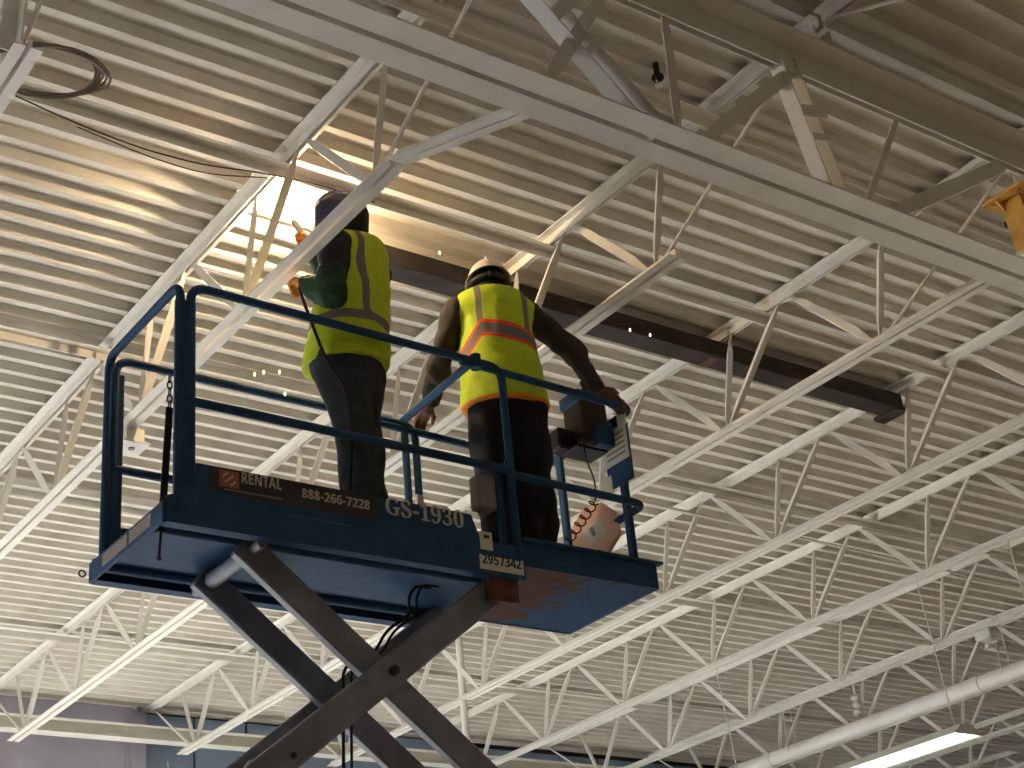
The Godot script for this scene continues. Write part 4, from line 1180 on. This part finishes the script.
func small_things() -> void:
	var b: MB
	# vertical drop pipe beyond the platform
	b = MB.new(); b.tube(PackedVector3Array([V(7.68, DECK - 0.06, -10.95), V(7.68, 3.36, -10.95)]), 0.032, 12); b.sphere(V(7.68, 3.36, -10.95), Vector3(0.032, 0.05, 0.032))
	b.cube(V(7.62, CHORD - 0.01, -10.99), V(7.74, CHORD, -10.91))
	single("drop_pipe", b, M.white, "upright white drop pipe below the lift platform", "pipe")
	# yellow strut with a bolted head plate
	var t := thing("yellow_strut", "yellow steel strut with a bolted head plate at the right edge", "strut", V(6.20, 3.66, -3.72))
	var tilt := Basis(Vector3(0, 0, 1), deg_to_rad(6))
	var top := V(6.215, 4.20, -3.72)
	b = MB.new(); b.box(Transform3D(tilt, top + tilt * Vector3(0, -0.26, 0)), Vector3(0.14, 0.50, 0.012)); part("strut_web", b, M.yellow, t)
	for s in [-1.0, 1.0]:
		b = MB.new(); b.box(Transform3D(tilt, top + tilt * Vector3(0.07 * s, -0.26, 0)), Vector3(0.012, 0.50, 0.12)); part("strut_flange", b, M.yellow, t)
	b = MB.new(); b.box(Transform3D(tilt, top), Vector3(0.30, 0.016, 0.24)); part("head_plate", b, M.yellow, t)
	for s in [-1.0, 1.0]:
		b = MB.new(); b.prism(PackedVector2Array([Vector2(0, 0), Vector2(0.13 * s, 0), Vector2(0, -0.12)]), Transform3D(tilt, top + tilt * Vector3(0.0, -0.008, 0.05 * s)), 0.01); part("gusset", b, M.yellow, t)
		for z in [-0.08, 0.08]:
			b = MB.new(); b.tube(PackedVector3Array([top + tilt * Vector3(0.11 * s, -0.02, z), top + tilt * Vector3(0.11 * s, -0.006, z)]), 0.014, 6); part("bolt", b, M.yellow, t)
		b = MB.new(); b.tube(PackedVector3Array([top + tilt * Vector3(0.11 * s, 0.008, 0.08), top + tilt * Vector3(0.10 * s, 0.13, 0.08)]), 0.010, 8); part("threaded_rod", b, M.white, t)
	b = MB.new(); b.box(Transform3D(tilt, top + tilt * Vector3(0, -0.515, 0)), Vector3(0.22, 0.014, 0.16)); part("base_plate", b, M.white, t)
	# cable coil hung at the first joist, and its tail along the bridging
	t = thing("cable_coil", "coil of grey cable hanging in the top left corner", "cable coil", V(1.75, 4.10, -5.1))
	for k in 5:
		var ring := PackedVector3Array()
		for s in 28:
			var an := TAU * s / 28
			var c := V(1.71 + 0.006 * k, 4.20 - 0.004 * k, -5.06)
			ring.append(c + Vector3(cos(an) * (0.205 + 0.007 * k), sin(an) * 0.05 + 0.01 * sin(an * 3 + k), 0.115 * sin(an + 0.5) + 0.006 * k))
		b = MB.new(); b.tube(ring, 0.0065, 6, true); part("cable_turn", b, M.band, t)
	b = MB.new(); b.tube(rounded([V(1.70, 4.25, -5.33), V(2.0, 4.24, -5.38), V(2.3, 4.245, -5.42), V(2.6, 4.26, -5.425), V(2.85, 4.30, -5.41), V(3.2, 4.33, -5.40), V(3.5, 4.34, -5.42)], 0.12), 0.0036, 6)
	single("loose_cable", b, M.leather, "thin dark cable sagging below the bridging angle, upper left", "cable")
	b = MB.new(); b.tube(rounded([V(2.0, 4.25, -5.41), V(2.35, 4.235, -5.45), V(2.62, 4.24, -5.46), V(2.92, 4.30, -5.43)], 0.12), 0.003, 6)
	single("loose_cable", b, M.leather, "thinner dark cable beside the longer sagging one, upper left", "cable")
	# sprinkler heads
	for q in [[4.13, -4.02, "small dark sprinkler head between the girder's crossing webs"], [6.62, -4.05, "small dark sprinkler head beside the yellow strut"]]:
		var s := thing("fire_sprinkler", q[2], "sprinkler", V(q[0], 4.30, q[1]), "sprinkler heads")
		b = MB.new(); b.tube(PackedVector3Array([V(q[0], 4.45, q[1]), V(q[0], 4.375, q[1])]), 0.014, 10); b.sphere(V(q[0], 4.372, q[1]), Vector3(0.03, 0.02, 0.03)); part("sprinkler_body", b, M.black, s)
		b = MB.new(); b.lathe([Vector2(0, 0.004), Vector2(0.02, 0.004), Vector2(0.02, 0), Vector2(0, 0)], Transform3D(Basis(), V(q[0], 4.325, q[1])), 12); part("deflector", b, M.lamp_white, s)
		b = MB.new()
		for d in [-0.012, 0.012]: b.tube(PackedVector3Array([V(q[0] + d, 4.36, q[1]), V(q[0] + d * 0.4, 4.328, q[1])]), 0.0035, 6)
		part("yoke", b, M.lamp_white, s)
	# twin-head emergency light on the seventh joist
	t = thing("emergency_light", "small white twin-head emergency light on a joist at the right", "emergency light", V(10.80, 3.72, -7.8))
	b = MB.new(); b.cube(V(10.72, 3.74, -7.88), V(10.86, 3.82, -7.72), 0.01); part("light_box", b, M.lamp_white, t)
	for d in [-0.05, 0.09]:
		b = MB.new(); b.lathe([Vector2(0, 0.05), Vector2(0.03, 0.045), Vector2(0.045, 0), Vector2(0, 0)], Transform3D(Basis(), V(10.80 + d, 3.69, -7.79 - d)), 12); part("lamp_head", b, M.lamp_white, t)
	# hanging clamp hardware
	t = thing("hanger_clamp", "white clamp hanging from bridging above the thick pipe", "clamp", V(12.3, 4.05, -10.62))
	b = MB.new()
	for k in 3: b.sphere(V(12.3 + 0.01 * (k % 2), 4.19 - k * 0.075, -10.62), Vector3(0.06, 0.035, 0.05))
	part("clamp_body", b, M.lamp_white, t)
	b = MB.new(); b.tube(PackedVector3Array([V(12.3, 4.42, -10.62), V(12.3, 3.98, -10.62)]), 0.012, 8); part("clamp_rod", b, M.lamp_white, t)
	# junction box under the welded joist
	t = thing("junction_box", "small square white junction box under the joist left of the mid post", "junction box", V(3.05, 3.70, -7.25))
	b = MB.new(); b.cube(V(3.0, 3.735, -7.31), V(3.11, 3.82, -7.20), 0.006); part("box_body", b, M.white, t)
	b = MB.new(); b.cube(V(2.98, 3.722, -7.335), V(3.13, 3.735, -7.175), 0.004); var cv := part("cover_plate", b, M.lamp_white, t)
	b = MB.new(); b.tube(PackedVector3Array([V(3.055, 3.722, -7.255), V(3.055, 3.716, -7.255)]), 0.018, 12); part("knockout", b, M.band, cv)
	# tan octagonal box standing on the extension
	t = thing("octagonal_box", "tan octagonal box with a white label on the lift's extension", "box", V(4.69, 2.447, -5.45))
	var oct := PackedVector2Array()
	for k in 8: oct.append(Vector2(cos(TAU * (k + 0.5) / 8), sin(TAU * (k + 0.5) / 8)) * 0.145)
	var face := Vector3(-0.96, 0.03, 0.28).normalized()
	var ox := frame_to(V(4.675, 2.825, -5.455), V(4.675, 2.825, -5.455) + face)
	b = MB.new(); b.prism(oct, ox * Transform3D(Basis(), Vector3(0, 0, -0.025)), 0.025); part("box_body", b, M.tan, t)
	b = MB.new(); b.box(ox * Transform3D(Basis(Vector3(0, 0, 1), 0.35), Vector3(0.0, 0.0, 0.001)), Vector3(0.11, 0.10, 0.002), 0.0); var lb := part("paper_label", b, M.label, t)
	b = MB.new(); b.box(ox * Transform3D(Basis(Vector3(0, 0, 1), 0.35), Vector3(-0.01, 0.0, 0.0022)), Vector3(0.02, 0.05, 0.001), 0.0); part("label_print", b, M.band, lb)
	b = MB.new(); b.cube(V(4.665, 2.447, -5.47), V(4.685, 2.72, -5.43)); part("stand", b, M.black, t)
	# sparks thrown off the weld
	for q in [[2.975, 3.37, "middle of three sparks above the lift's near mid rail"], [3.055, 3.39, "rightmost of three sparks above the lift's near mid rail"], [2.93, 3.35, "leftmost of three sparks above the lift's near mid rail"],
			[3.08, 3.285, "spark just above the lift's far top rail by the welder's hip"], [3.99, 4.295, "spark glowing in front of the deck left of the white hard hat"],
			[5.225, 4.155, "left spark of the pair before the dark channel"], [5.37, 4.16, "right spark of the pair before the dark channel"]]:
		b = MB.new(); b.sphere(V(q[0], q[1], -5.6), Vector3(0.006, 0.011, 0.006), 8, 6)
		single("weld_spark", b, M.spark, "tiny bright " + q[2], "spark", "weld sparks")
